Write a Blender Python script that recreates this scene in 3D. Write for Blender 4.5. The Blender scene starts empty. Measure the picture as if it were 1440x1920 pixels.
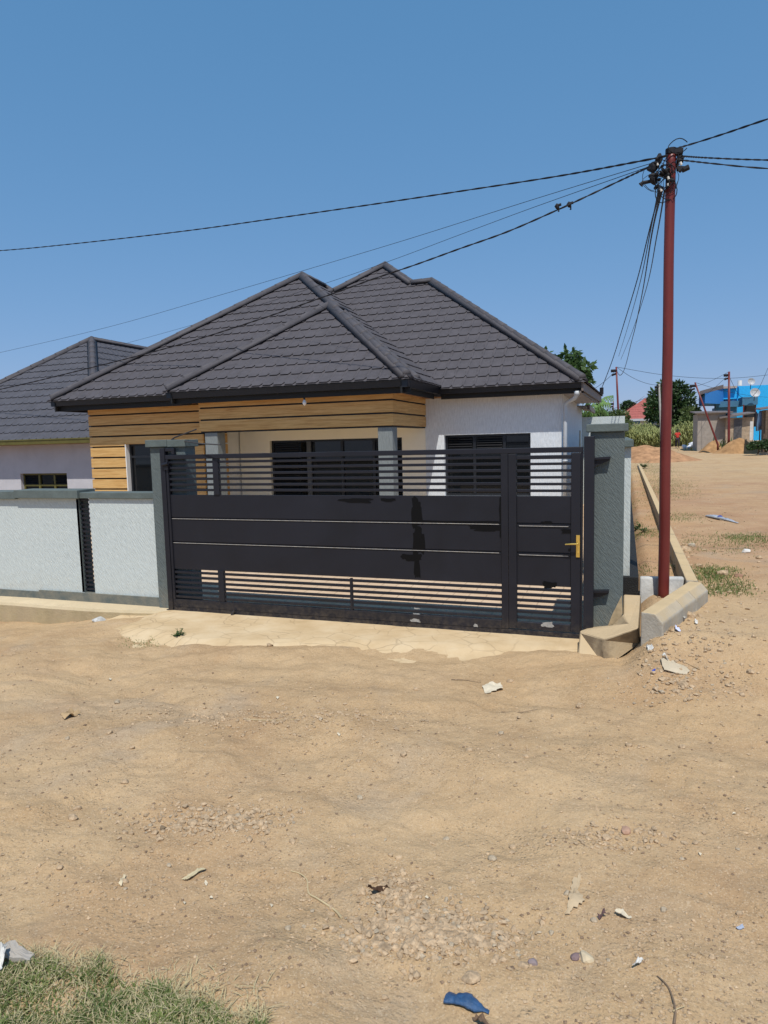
import bpy, bmesh, math, random
import numpy as np
from mathutils import Vector, Matrix

S = bpy.context.scene
R = math.radians

# ------------------------------------------------------------------ camera
F, CAM_H = 1270.0, 2.1
yaw, pitch, roll = R(19.648), R(-5.881), R(-1.404)
cyw, syw = math.cos(yaw), math.sin(yaw)
fw = np.array([-syw*math.cos(pitch), cyw*math.cos(pitch), math.sin(pitch)])
r0 = np.array([cyw, syw, 0.0]); u0 = np.cross(r0, fw)
rt = math.cos(roll)*r0 + math.sin(roll)*u0
up = -math.sin(roll)*r0 + math.cos(roll)*u0
CAM = np.array([0.0, -7.21, CAM_H])
cd = bpy.data.cameras.new('camera'); co = bpy.data.objects.new('camera', cd)
S.collection.objects.link(co); S.camera = co
cd.sensor_fit = 'VERTICAL'; cd.sensor_height = 24; cd.lens = 24*F/1920
cd.clip_start = .05; cd.clip_end = 6000
m = Matrix([[rt[i], up[i], -fw[i], CAM[i]] for i in range(3)] + [[0, 0, 0, 1]])
co.matrix_world = m

# ------------------------------------------------------------------ world, sun, exposure
SUN = Vector((.20, -.53, 1.0)).normalized()
el = math.asin(SUN.z)
W = bpy.data.worlds.new('World'); S.world = W; W.use_nodes = True
wn = W.node_tree; bg = wn.nodes['Background']
sky = wn.nodes.new('ShaderNodeTexSky'); sky.sky_type = 'NISHITA'; sky.sun_disc = False
sky.sun_elevation = el; sky.sun_rotation = math.atan2(SUN.x, SUN.y)
sky.altitude = 0; sky.air_density = 1.0; sky.dust_density = .2; sky.ozone_density = 1.0
SKY_S = .12
def _wm(op, a, b):
    x = wn.nodes.new('ShaderNodeMath'); x.operation = op
    for i, v in enumerate((a, b)):
        if isinstance(v, float): x.inputs[i].default_value = v
        else: wn.links.new(v, x.inputs[i])
    return x.outputs[0]
_sep = wn.nodes.new('ShaderNodeSeparateColor'); _cmb = wn.nodes.new('ShaderNodeCombineColor'); wn.links.new(sky.outputs[0], _sep.inputs[0])
for _i, (_p, _a) in enumerate(((.66, .395), (.40, .482), (.38, .725))):      # phone-like tone response of the sky, per channel
    wn.links.new(_wm('MULTIPLY', _wm('POWER', _wm('MULTIPLY', _sep.outputs[_i], SKY_S), _p), _a/SKY_S), _cmb.inputs[_i])
wn.links.new(_cmb.outputs[0], bg.inputs[0]); bg.inputs[1].default_value = SKY_S
sl = bpy.data.lights.new('sun', 'SUN'); sl.energy = 4.2; sl.angle = R(.5); sl.color = (1, .95, .87)
so = bpy.data.objects.new('sun', sl); S.collection.objects.link(so)
so.rotation_euler = SUN.to_track_quat('Z', 'Y').to_euler(); so.location = (0, -10, 20)
S.view_settings.view_transform = 'Standard'; S.view_settings.look = 'None'
S.view_settings.exposure = 0.0; S.view_settings.gamma = 1
S.view_settings.use_curve_mapping = False

# ------------------------------------------------------------------ helpers
def ray(x, y): return fw + (x-720)/F*rt + (960-y)/F*up
def atY(x, y, k):
    d = ray(x, y); return CAM + (k-CAM[1])/d[1]*d
def atZ(x, y, k):
    d = ray(x, y); return CAM + (k-CAM[2])/d[2]*d
def atD(x, y, D):
    d = ray(x, y); return CAM + d*D      # D = depth along the view axis, metres
def mix(a, b, t): return a + (b-a)*t
def ss(a, b, x):
    t = np.clip((np.asarray(x, float)-a)/(b-a), 0, 1); return t*t*(3-2*t)

ORG = {}
class MB:
    def __init__(s): s.v = []; s.f = []; s.mi = []; s.cur = 0
    def add(s, vs, fs):
        n = len(s.v); s.v += [tuple(map(float, v)) for v in vs]
        for f in fs: s.f.append(tuple(n+i for i in f)); s.mi.append(s.cur)
        return s
    def box(s, x0, x1, y0, y1, z0, z1):
        return s.hexa([(x0,y0),(x1,y0),(x1,y1),(x0,y1)], z0, z1)
    def hexa(s, poly, z0, z1):
        n = len(poly)
        vs = [(p[0], p[1], z0) for p in poly] + [(p[0], p[1], z1) for p in poly]
        fs = [tuple(range(n-1, -1, -1)), tuple(range(n, 2*n))] + [(i, (i+1) % n, n+(i+1) % n, n+i) for i in range(n)]
        return s.add(vs, fs)
    def solid8(s, a, b):   # two quads a (4 pts) and b (4 pts) joined
        vs = list(a)+list(b)
        return s.add(vs, [(3,2,1,0),(4,5,6,7),(0,1,5,4),(1,2,6,5),(2,3,7,6),(3,0,4,7)])
    def tube(s, pts, r, n=8, cap=True):
        pts = [Vector(p) for p in pts]; N = len(pts)
        rs = r if isinstance(r, (list, tuple)) else [r]*N
        vs = []; fs = []
        t = (pts[1]-pts[0]).normalized(); a = t.orthogonal().normalized()
        for i, p in enumerate(pts):
            t = ((pts[min(i+1, N-1)]-pts[max(i-1, 0)]))
            t = t.normalized() if t.length > 1e-9 else Vector((0,0,1))
            a = (a - t*a.dot(t)).normalized(); b = t.cross(a)
            for k in range(n):
                w = 2*math.pi*k/n; vs.append(p + (a*math.cos(w)+b*math.sin(w))*rs[i])
        for i in range(N-1):
            for k in range(n):
                fs.append((i*n+k, i*n+(k+1) % n, (i+1)*n+(k+1) % n, (i+1)*n+k))
        if cap: fs += [tuple(range(n-1, -1, -1)), tuple(range((N-1)*n, N*n))]
        return s.add(vs, fs)
    def build(s, name, mats, parent=None, org=None, smooth=False, bevel=0):
        if parent is not None: L = ORG[parent.name]
        else: L = Vector(org) if org is not None else Vector((0, 0, 0))
        me = bpy.data.meshes.new(name)
        V = np.array(s.v) - np.array(L)
        me.from_pydata(V.tolist(), [], s.f); 
        mats = mats if isinstance(mats, (list, tuple)) else [mats]
        for mt in mats: me.materials.append(mt)
        if len(mats) > 1: me.polygons.foreach_set('material_index', s.mi)
        if smooth: me.polygons.foreach_set('use_smooth', [True]*len(me.polygons))
        me.update()
        o = bpy.data.objects.new(name, me); S.collection.objects.link(o)
        ORG[o.name] = L
        if parent is not None: o.parent = parent
        else: o.location = L
        if bevel:
            b = o.modifiers.new('bevel', 'BEVEL'); b.width = bevel; b.segments = 2; b.limit_method = 'ANGLE'
        return o
def tag(o, label, cat=None, group=None, kind=None):
    if label: o['label'] = label
    if cat: o['category'] = cat
    if group: o['group'] = group
    if kind: o['kind'] = kind
    return o
def root(name, loc, label, cat, group=None):
    o = bpy.data.objects.new(name, None); S.collection.objects.link(o); o.location = loc
    o.empty_display_size = .2
    ORG[o.name] = Vector(loc); return tag(o, label, cat, group)

# value noise
def _h(ix, iy, s):
    n = (ix.astype(np.int64)*374761393 + iy.astype(np.int64)*668265263 + s*1274126177) & 0xffffffff
    n = ((n ^ (n >> 13))*1274126177) & 0xffffffff
    return ((n ^ (n >> 16)) & 0xffff)/65535.0
def vnoise(x, y, s=0):
    x = np.asarray(x, float); y = np.asarray(y, float)
    ix = np.floor(x); iy = np.floor(y); fx = x-ix; fy = y-iy
    fx = fx*fx*fx*(fx*(fx*6-15)+10); fy = fy*fy*fy*(fy*(fy*6-15)+10)
    a = _h(ix, iy, s); b = _h(ix+1, iy, s); c = _h(ix, iy+1, s); d = _h(ix+1, iy+1, s)
    return (a+(b-a)*fx)*(1-fy) + (c+(d-c)*fx)*fy
def fbm(x, y, s=0, o=4, g=.5):
    t = 0; a = 1; n = 0
    for i in range(o):
        t = t + a*vnoise(x*2**i+17*i, y*2**i-9*i, s+i); n += a; a *= g
    return t/n*2-1

# ------------------------------------------------------------------ materials
def mat(name, col=(.5,.5,.5), rough=.8, metal=0, spec=.5):
    mt = bpy.data.materials.new(name); mt.use_nodes = True
    b = mt.node_tree.nodes['Principled BSDF']
    b.inputs['Base Color'].default_value = (*col, 1); b.inputs['Roughness'].default_value = rough
    b.inputs['Metallic'].default_value = metal; b.inputs['Specular IOR Level'].default_value = spec
    return mt
class NT:
    def __init__(s, mt): s.t = mt.node_tree; s.b = s.t.nodes['Principled BSDF']; s.co = None
    def n(s, ty, **k):
        x = s.t.nodes.new('ShaderNode'+ty)
        for a, v in k.items(): setattr(x, a, v)
        return x
    def l(s, a, b): s.t.links.new(a, b)
    def coord(s, scale=(1,1,1), rot=(0,0,0)):
        if s.co is None: s.co = s.n('TexCoord')
        mp = s.n('Mapping'); mp.inputs['Scale'].default_value = scale; mp.inputs['Rotation'].default_value = rot
        if rot != (0,0,0):       # rotate first, then stretch
            mp.inputs['Scale'].default_value = (1,1,1); m2 = s.n('Mapping'); m2.inputs['Scale'].default_value = scale
            s.l(s.co.outputs['Object'], mp.inputs[0]); s.l(mp.outputs[0], m2.inputs[0]); return m2.outputs[0]
        s.l(s.co.outputs['Object'], mp.inputs[0]); return mp.outputs[0]
    def noise(s, scale, detail=4, rough=.55, vec=None, dist=0):
        x = s.n('TexNoise'); x.inputs['Scale'].default_value = scale; x.inputs['Detail'].default_value = detail
        x.inputs['Roughness'].default_value = rough; x.inputs['Distortion'].default_value = dist
        s.l(vec if vec is not None else s.coord(), x.inputs['Vector']); return x.outputs['Fac']
    def voro(s, scale, vec=None, feat='F1', out='Distance', rnd=1):
        x = s.n('TexVoronoi'); x.feature = feat; x.inputs['Scale'].default_value = scale
        x.inputs['Randomness'].default_value = rnd
        s.l(vec if vec is not None else s.coord(), x.inputs['Vector']); return x.outputs[out]
    def ramp(s, fac, stops):
        x = s.n('ValToRGB'); cr = x.color_ramp
        while len(cr.elements) > 1: cr.elements.remove(cr.elements[0])
        for i, (p, c) in enumerate(stops):
            e = cr.elements[0] if i == 0 else cr.elements.new(p)
            e.position = p
            if not isinstance(c, (tuple, list)): c = (c, c, c)
            e.color = (*c, 1)
        s.l(fac, x.inputs[0]); return x.outputs[0]
    def mixc(s, fac, a, b, mode='MIX'):
        x = s.n('Mix', data_type='RGBA', blend_type=mode)
        for sock, v in ((x.inputs[0], fac), (x.inputs[6], a), (x.inputs[7], b)):
            if isinstance(v, (int, float)): sock.default_value = v
            elif isinstance(v, tuple): sock.default_value = (*v, 1)
            else: s.l(v, sock)
        return x.outputs[2]
    def math(s, op, a, b=None):
        x = s.n('Math', operation=op)
        for i, v in enumerate((a, b)):
            if v is None: continue
            if isinstance(v, (int, float)): x.inputs[i].default_value = v
            else: s.l(v, x.inputs[i])
        return x.outputs[0]
    def color(s, c): s.l(c, s.b.inputs['Base Color'])
    def rough(s, c): s.l(c, s.b.inputs['Roughness'])
    def bump(s, h, st=.5, d=.01):
        x = s.n('Bump'); x.inputs['Strength'].default_value = st; x.inputs['Distance'].default_value = d
        s.l(h, x.inputs['Height'])
        prev = s.b.inputs['Normal']
        if prev.is_linked: s.l(prev.links[0].from_socket, x.inputs['Normal'])
        s.l(x.outputs[0], prev)

def M_simple(name, c, rough=.8, var=.25, sc=6, metal=0, spec=.4, bump=0, bsc=80):
    mt = mat(name, c, rough, metal, spec); t = NT(mt)
    f = t.noise(sc, 6, .6)
    lo = tuple(x*(1-var) for x in c); hi = tuple(min(1, x*(1+var)) for x in c)
    t.color(t.ramp(f, [(.3, lo), (.7, hi)]))
    if bump: t.bump(t.noise(bsc, 4, .6), bump, .01)
    return mt

# dirt
def make_dirt():
    mt = mat('dry dirt', rough=.95, spec=.15); t = NT(mt)
    big = t.noise(.35, 5, .6); mid = t.noise(1.7, 8, .62, dist=.4); fine = t.noise(22, 6, .65)
    c = t.ramp(mid, [(.28, (.405,.268,.146)), (.45, (.455,.311,.172)), (.58, (.495,.345,.195)), (.74, (.45,.318,.19))])
    # redder soil towards the open land on the right
    geo = t.coord(); sp = t.n('SeparateXYZ'); t.l(geo, sp.inputs[0])
    mr = t.n('MapRange'); mr.inputs[1].default_value = .5; mr.inputs[2].default_value = 3.5; t.l(sp.outputs[1], mr.inputs[0])
    mr2 = t.n('MapRange'); mr2.inputs[1].default_value = 26; mr2.inputs[2].default_value = 17; t.l(sp.outputs[1], mr2.inputs[0])
    red = t.math('MULTIPLY', t.math('MULTIPLY', mr.outputs[0], mr2.outputs[0]), t.ramp(t.noise(.45, 4, .5), [(.3, .45), (.6, 1.0)]))
    c = t.mixc(red, c, t.ramp(mid, [(.3, (.34,.19,.105)), (.7, (.46,.29,.17))]))
    # grey stony patches and ochre patches
    c = t.mixc(t.math('MULTIPLY', t.ramp(t.noise(.8, 6, .6, dist=.8), [(.55, 0.0), (.68, 1.0)]), .5), c, (.36,.29,.215))
    c = t.mixc(t.math('MULTIPLY', t.ramp(big, [(.5, 0.0), (.64, 1.0)]), .35), c, (.52,.33,.16))
    c = t.mixc(t.ramp(fine, [(.36, .6), (.52, 0.0)]), c, t.mixc(.4, c, (.24,.15,.08)))
    # pale grit and dark crumbs
    v = t.voro(75, feat='F1'); vc = t.voro(75, feat='F1', out='Color')
    spv = t.n('SeparateColor'); t.l(vc, spv.inputs[0])
    grit = t.math('MULTIPLY', t.ramp(v, [(.26, 1.0), (.36, 0.0)]), t.ramp(spv.outputs[0], [(.70, 0.0), (.78, 1.0)]))
    dark = t.math('MULTIPLY', t.ramp(v, [(.26, 1.0), (.36, 0.0)]), t.ramp(spv.outputs[1], [(.76, 0.0), (.84, 1.0)]))
    band = t.ramp(t.noise(1, 5, .55, t.coord((.22, .95, 1), (0, 0, R(-8)))), [(.44, 1.0), (.56, 0.0)])      # 1 = stony, 0 = worn smooth by wheels
    sm = t.math('MULTIPLY', t.math('MULTIPLY', t.math('SUBTRACT', 1.0, band), t.math('SUBTRACT', 1.0, red)), .35); c = t.mixc(sm, c, (.54,.385,.22))
    brn = t.ramp(t.noise(.55, 6, .62, dist=.5), [(.50, 0.0), (.62, 1.0)]); c = t.mixc(t.math('MULTIPLY', brn, .42), c, (.38,.235,.125))
    grit = t.math('MULTIPLY', grit, t.math('ADD', t.math('MULTIPLY', band, .75), .25)); dark = t.math('MULTIPLY', dark, t.math('ADD', t.math('MULTIPLY', band, .85), .12))
    c = t.mixc(t.math('MULTIPLY', grit, .45), c, (.60,.47,.31)); c = t.mixc(t.math('MULTIPLY', dark, .42), c, (.24,.15,.08))
    v2 = t.voro(170, out='Color'); sv2 = t.n('SeparateColor'); t.l(v2, sv2.inputs[0]); c = t.mixc(t.ramp(sv2.outputs[0], [(.84, 0.0), (.92, .32)]), c, (.25,.165,.10)); c = t.mixc(t.ramp(sv2.outputs[1], [(.86, 0.0), (.94, .35)]), c, (.62,.50,.35))
    t.color(c)
    t.bump(t.noise(3.2, 6, .6, dist=.5), .5, .07); t.bump(t.noise(9, 9, .68, dist=.3), .55, .03)
    t.bump(t.noise(60, 5, .7), .7, .008); t.bump(t.noise(230, 3, .7), .5, .003)
    pg = t.math('MULTIPLY', t.ramp(t.voro(48), [(0.0, 1.0), (.45, 0.0)]), t.ramp(t.noise(2.2, 4, .6), [(.45, 0.0), (.6, 1.0)]))
    t.bump(pg, .6, .01)
    return mt
DIRT = make_dirt()
SAND = M_simple('orange sand', (.36,.21,.10), .95, .3, 3, spec=.1, bump=.6, bsc=14)
REDDIRT = M_simple('red earth', (.38,.215,.115), .95, .35, 2.5, spec=.1, bump=.8, bsc=9)

def make_apron():
    mt = mat('dusty paving', rough=.9, spec=.2); t = NT(mt)
    w = t.n('TexNoise'); w.inputs['Scale'].default_value = 3; t.l(t.coord(), w.inputs['Vector'])
    mp = t.coord((1, 1.25, 1)); ad = t.n('VectorMath', operation='MULTIPLY_ADD')
    t.l(w.outputs['Color'], ad.inputs[0]); ad.inputs[1].default_value = (.15,.15,0); t.l(mp, ad.inputs[2])
    e = t.voro(4.2, ad.outputs[0], feat='DISTANCE_TO_EDGE')
    base = t.ramp(t.noise(2.2, 7, .6), [(.3, (.50,.36,.20)), (.5, (.58,.435,.26)), (.7, (.64,.505,.325))])
    crack = t.math('MULTIPLY', t.ramp(e, [(.0, 1.0), (.035, 0.0)]), t.ramp(t.noise(1.6, 3, .5), [(.4, .1), (.55, 1.0)]))
    t.color(t.mixc(t.math('MULTIPLY', crack, .38), base, (.25,.18,.11)))
    t.bump(t.math('SUBTRACT', 1.0, crack), .5, .01); t.bump(t.noise(30, 6, .65), .35, .01)
    return mt
APRON = make_apron()
def make_paving():
    mt = mat('courtyard pavers', rough=.85, spec=.2); t = NT(mt)
    mp = t.coord((4.3, 4.3, 1)); e = t.voro(1, mp, feat='DISTANCE_TO_EDGE', rnd=.15)
    base = t.ramp(t.noise(1.5, 5, .6), [(.3, (.54,.38,.24)), (.7, (.66,.50,.35))])
    j = t.ramp(e, [(.02, 1.0), (.05, 0.0)])
    t.color(t.mixc(t.math('MULTIPLY', j, .5), base, (.28,.2,.13))); t.bump(t.math('SUBTRACT', 1.0, j), .3, .01)
    return mt
PAVE = make_paving()

def make_brushed(name, c, c2, ang, sx, st=.9, dist=.012, rough=.85):
    mt = mat(name, rough=rough, spec=.25); t = NT(mt)
    v = t.coord((sx, sx, sx*.18), (0, ang, 0))
    n1 = t.noise(1, 5, .65, v); n2 = t.noise(.9, 5, .6)
    t.color(t.mixc(t.ramp(n1, [(.35, .0), (.62, 1.0)]), t.ramp(n2, [(.3, c), (.7, c2)]), tuple(min(1, x*1.16) for x in c2)))
    t.bump(n1, st, dist); t.bump(t.noise(120, 3, .6), .25, .004)
    return mt
def stain(mt, z0, z1, col, amt=.6):
    t = NT(mt); sp = t.n('SeparateXYZ'); t.l(t.coord(), sp.inputs[0]); mr = t.n('MapRange'); mr.inputs[1].default_value = z1; mr.inputs[2].default_value = z0; t.l(sp.outputs[2], mr.inputs[0])
    f = t.math('MULTIPLY', t.math('MULTIPLY', mr.outputs[0], mr.outputs[0]), t.ramp(t.noise(7, 8, .75), [(.4, 0.0), (.68, amt)])); pc = t.b.inputs['Base Color'].links[0].from_socket; t.color(t.mixc(f, pc, col))
WALLTEX = make_brushed('white textured plaster', (.43,.475,.47), (.50,.55,.54), R(33), 62, .7, .012)
HWALL = make_brushed('white rustic plaster', (.54,.58,.62), (.60,.64,.68), 0, 42, .95, .012)
GREENP = make_brushed('slate green textured plaster', (.094,.115,.117), (.112,.135,.135), R(38), 70, .85, .014)
stain(WALLTEX, .2, .75, (.42,.34,.24), .55); stain(GREENP, -.1, .65, (.34,.27,.18), .6)
GREEND = M_simple('slate green smooth render', (.105,.13,.125), .8, .2, 5, bump=.4, bsc=40)
def make_plinth():
    mt = mat('dusty slate render', rough=.9, spec=.2); t = NT(mt)
    sp = t.n('SeparateXYZ'); t.l(t.coord(), sp.inputs[0])
    d = t.math('ADD', t.ramp(t.noise(5, 6, .7), [(.35, 0.0), (.75, 1.0)]), 0.0)
    t.color(t.mixc(t.math('MULTIPLY', d, .6), (.11,.13,.125), (.34,.29,.21))); t.bump(t.noise(40, 5, .6), .5, .01)
    return mt
PLINTH = make_plinth()
CREAM = M_simple('cream paint', (.84,.79,.66), .7, .03, 2)
WHITEP = M_simple('white paint', (.78,.78,.76), .7, .04, 2)
COLUMN = make_brushed('grey textured column plaster', (.17,.19,.19), (.20,.22,.22), 0, 60, 1.0, .012)
LILAC = M_simple('lilac grey plaster', (.52,.515,.54), .85, .07, 3, bump=.3, bsc=60)
def make_wood():
    mt = mat('wood cladding', rough=.5, spec=.35); t = NT(mt)
    g = t.noise(1, 7, .62, t.coord((1.3, 1.3, 26)), dist=.6)
    g2 = t.noise(1, 4, .6, t.coord((5, 5, 110)))
    c = t.ramp(g, [(.3, (.46,.24,.075)), (.47, (.62,.37,.13)), (.62, (.70,.45,.18)), (.75, (.56,.33,.11))])
    t.color(t.mixc(t.ramp(g2, [(.35, .3), (.55, 0.0)]), c, (.32,.16,.05)))
    t.bump(g2, .1, .003); return mt
WOOD = make_wood()
BLACKP = M_simple('black gap strip', (.012,.012,.012), .6, .1)
SOFFIT = M_simple('brown soffit board', (.30,.15,.06), .6, .1, 4)
SOFFITW = M_simple('dull white soffit', (.38,.33,.30), .7, .1, 4)
FASCIAB = M_simple('brown grey fascia', (.16,.13,.115), .6, .15, 5)
GUTTER = M_simple('black gutter paint', (.010,.011,.016), .35, .2, 5, spec=.5)
OLIVE = M_simple('olive gutter paint', (.13,.115,.03), .5, .15, 5)
def make_gate():
    mt = mat('black gate paint', rough=.42, spec=.36); t = NT(mt)
    n = t.noise(1.3, 6, .6, dist=.6)
    c = t.ramp(n, [(.3, (.0095,.010,.0145)), (.7, (.014,.0148,.0225))])
    dn = t.ramp(t.noise(140, 4, .7), [(.73, 0.0), (.78, 1.0)])
    c = t.mixc(t.math('MULTIPLY', dn, .45), c, (.30,.27,.23))
    sc = t.ramp(t.noise(9, 8, .7, t.coord((1, 1, .5))), [(.70, 0.0), (.75, .4)])
    t.color(t.mixc(sc, c, (.07,.065,.06)))
    sp = t.n('SeparateXYZ'); t.l(t.coord(), sp.inputs[0]); mr = t.n('MapRange'); mr.inputs[1].default_value = .34; mr.inputs[2].default_value = .0; t.l(sp.outputs[2], mr.inputs[0])
    dust = t.math('MULTIPLY', t.math('MULTIPLY', mr.outputs[0], mr.outputs[0]), t.ramp(t.noise(16, 8, .75), [(.42, 0.0), (.78, .4)]))
    pc = t.b.inputs['Base Color'].links[0].from_socket; t.color(t.mixc(dust, pc, (.30,.23,.15)))
    t.rough(t.ramp(t.noise(3, 6, .6), [(.3, .36), (.7, .55)])); t.bump(t.noise(1.6, 3, .5), .12, .02)
    return mt
GATE = make_gate()
PATCH = mat('fresh black touch up paint', (.0015,.0015,.002), .5, 0, .22)
def make_scuff():
    mt = M_simple('dried plaster splash', (.32,.31,.29), .9, .25, 30); return mt
SCUFF = make_scuff()
BRASS = M_simple('polished brass', (.85,.60,.16), .28, .05, 6, metal=.85)
STEEL = M_simple('dark rebar steel', (.07,.065,.065), .6, .3, 20, metal=.4)
def make_roof(name, c):
    mt = mat(name, rough=.72, spec=.35); t = NT(mt)
    n = t.noise(2.6, 8, .75); n2 = t.noise(14, 5, .7)
    cc = t.ramp(n, [(.3, tuple(x*.78 for x in c)), (.7, tuple(x*1.22 for x in c))])
    t.color(t.mixc(t.ramp(n2, [(.5, 0.0), (.75, .5)]), cc, tuple(x*1.5 for x in c)))
    st_ = t.noise(1, 5, .6, t.coord((9, .9, .9))); t.bump(t.noise(130, 3, .7), .45, .004); return mt
ROOF = make_roof('charcoal stone coated tile', (.073,.066,.072))
ROOF2 = make_roof('graphite stone coated tile', (.072,.071,.083))
RROOF = make_roof('red tile', (.34,.10,.085))
CAP = make_roof('charcoal ridge cap', (.078,.072,.078))
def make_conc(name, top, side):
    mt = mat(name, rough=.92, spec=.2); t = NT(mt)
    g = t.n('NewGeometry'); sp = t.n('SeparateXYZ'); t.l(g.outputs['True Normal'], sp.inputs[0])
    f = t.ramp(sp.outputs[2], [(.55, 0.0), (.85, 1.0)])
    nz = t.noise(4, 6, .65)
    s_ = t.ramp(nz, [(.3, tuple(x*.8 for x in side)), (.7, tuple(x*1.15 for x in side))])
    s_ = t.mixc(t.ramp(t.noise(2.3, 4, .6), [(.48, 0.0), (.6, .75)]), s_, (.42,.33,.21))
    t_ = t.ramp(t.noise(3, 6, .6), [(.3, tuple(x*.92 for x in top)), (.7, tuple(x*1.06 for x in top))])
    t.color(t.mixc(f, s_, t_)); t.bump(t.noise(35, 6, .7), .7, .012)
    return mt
CONC = make_conc('dusty concrete kerb', (.54,.41,.24), (.42,.385,.32))
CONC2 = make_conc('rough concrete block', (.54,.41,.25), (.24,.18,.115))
CONCW = M_simple('pale whitewashed concrete', (.50,.50,.48), .9, .25, 7, bump=.5, bsc=40)
BLACKPL = M_simple('black painted plinth', (.012,.012,.012), .7, .4, 20, bump=1.0, bsc=70)
def make_pole():
    mt = mat('maroon pole paint', rough=.42, spec=.4); t = NT(mt)
    n = t.noise(1, 6, .65, t.coord((6, 6, 1.5)))
    c = t.ramp(n, [(.3, (.12,.018,.015)), (.6, (.16,.027,.022)), (.75, (.21,.055,.04))])
    chips = t.ramp(t.noise(28, 5, .75, t.coord((1, 1, .45))), [(.64, 0.0), (.68, .7)])
    t.color(t.mixc(chips, c, (.06,.035,.03))); t.bump(n, .1, .01); return mt
POLEM = make_pole()
WIREM = M_simple('black cable sheath', (.008,.008,.012), .75, .2, 10)
PLASTW = M_simple('grey white pvc', (.50,.53,.56), .4, .06, 3)
GREYPOLE = M_simple('grey timber pole', (.30,.29,.27), .9, .2, 6)
def make_glass():
    mt = mat('dark window glass', (.006,.007,.008), .04, 0, .5); return mt
GLASS = make_glass()
FRAMEM = M_simple('dark aluminium frame', (.025,.027,.032), .35, .1, 5, metal=.3)
FRAMEG = M_simple('mullion with painted column reflection', (.09,.095,.10), .4, .1, 5, metal=.2)  # paler grey puts the column's reflection into the mullion colour
LOUVER = M_simple('black louver blade', (.03,.03,.033), .3, .15, 8, metal=.5)
def make_leaf(name, c, c2, tr=.25):
    mt = mat(name, rough=.55, spec=.35); t = NT(mt)
    n = t.noise(3.5, 4, .6); n2 = t.n('ObjectInfo')
    t.color(t.ramp(n, [(.3, c), (.7, c2)]))
    t.b.inputs['Transmission Weight'].default_value = 0
    try: t.b.inputs['Subsurface Weight'].default_value = 0
    except Exception: pass
    tl = t.n('BsdfTranslucent'); ms = t.n('MixShader'); ms.inputs[0].default_value = tr
    tl.inputs[0].default_value = (*[min(1, x*1.15) for x in c2], 1)
    out = t.t.nodes['Material Output']; t.l(t.b.outputs[0], ms.inputs[1]); t.l(tl.outputs[0], ms.inputs[2]); t.l(ms.outputs[0], out.inputs[0])
    return mt
LEAFD = make_leaf('dark mango leaf', (.020,.045,.012), (.05,.095,.028), .12)
LEAFB = make_leaf('bright leaf', (.03,.07,.018), (.085,.145,.04))
LEAFO = make_leaf('olive shrub leaf', (.06,.095,.03), (.13,.175,.06))
LEAFY = make_leaf('maize leaf', (.16,.20,.06), (.36,.36,.14))
LEAFBAN = make_leaf('banana leaf', (.08,.17,.04), (.20,.34,.10))
GRASS = make_leaf('green grass blade', (.055,.10,.02), (.21,.25,.075))
STRAW = make_leaf('dry grass blade', (.42,.36,.19), (.58,.50,.30))
BARK = M_simple('bark', (.12,.085,.06), .9, .3, 12, bump=.6, bsc=30)
STONE = M_simple('tan stone', (.42,.305,.19), .9, .42, 30, bump=.5, bsc=60)
STONEG = M_simple('grey stone', (.39,.315,.22), .9, .42, 30, bump=.5, bsc=60)
PAPER = M_simple('weathered paper', (.62,.54,.40), .9, .12, 10)
WHITEL = M_simple('white plastic scrap', (.62,.60,.55), .5, .06, 10)

# ------------------------------------------------------------------ ground height
def gbase(X, Y):
    X = np.asarray(X, float); Y = np.asarray(Y, float)
    z = -.24*ss(-5.2, -8.2, X) - .07*np.clip(-9-X, 0, 14)
    z = z + .29*ss(-.04, .36, X)*ss(-1.55, -.45, Y)
    far = np.interp(Y, [8, 33, 47, 52, 58, 64, 90, 200], [0, .16, .42, .50, .55, .92, 1.3, 1.5])
    return z + far*ss(-4, 1, X + np.clip(Y-25, 0, 40))
def gmask(X, Y):   # 0 inside the plots, on the apron and under the ledge
    ins = ss(.0, .12, -X)*ss(.0, .15, Y+.0)*(1-ss(26, 27, Y))
    return 1-ins
def apm(X, Y):
    X = np.asarray(X, float); Y = np.asarray(Y, float)
    fr = np.interp(X, [-6, -5.4, -4.5, -3.5, -2.4, -1.4, -.4], [-.75, -.9, -1.15, -1.0, -.72, -.58, -.42])
    return ss(-.22, .12, Y-fr+.06*fbm(X*2.3, Y*2.3, 5)+.04*fbm(X*9, Y*9, 6))*ss(-5.9, -5.45, X+.1*fbm(X*3, Y*3, 8))
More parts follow.
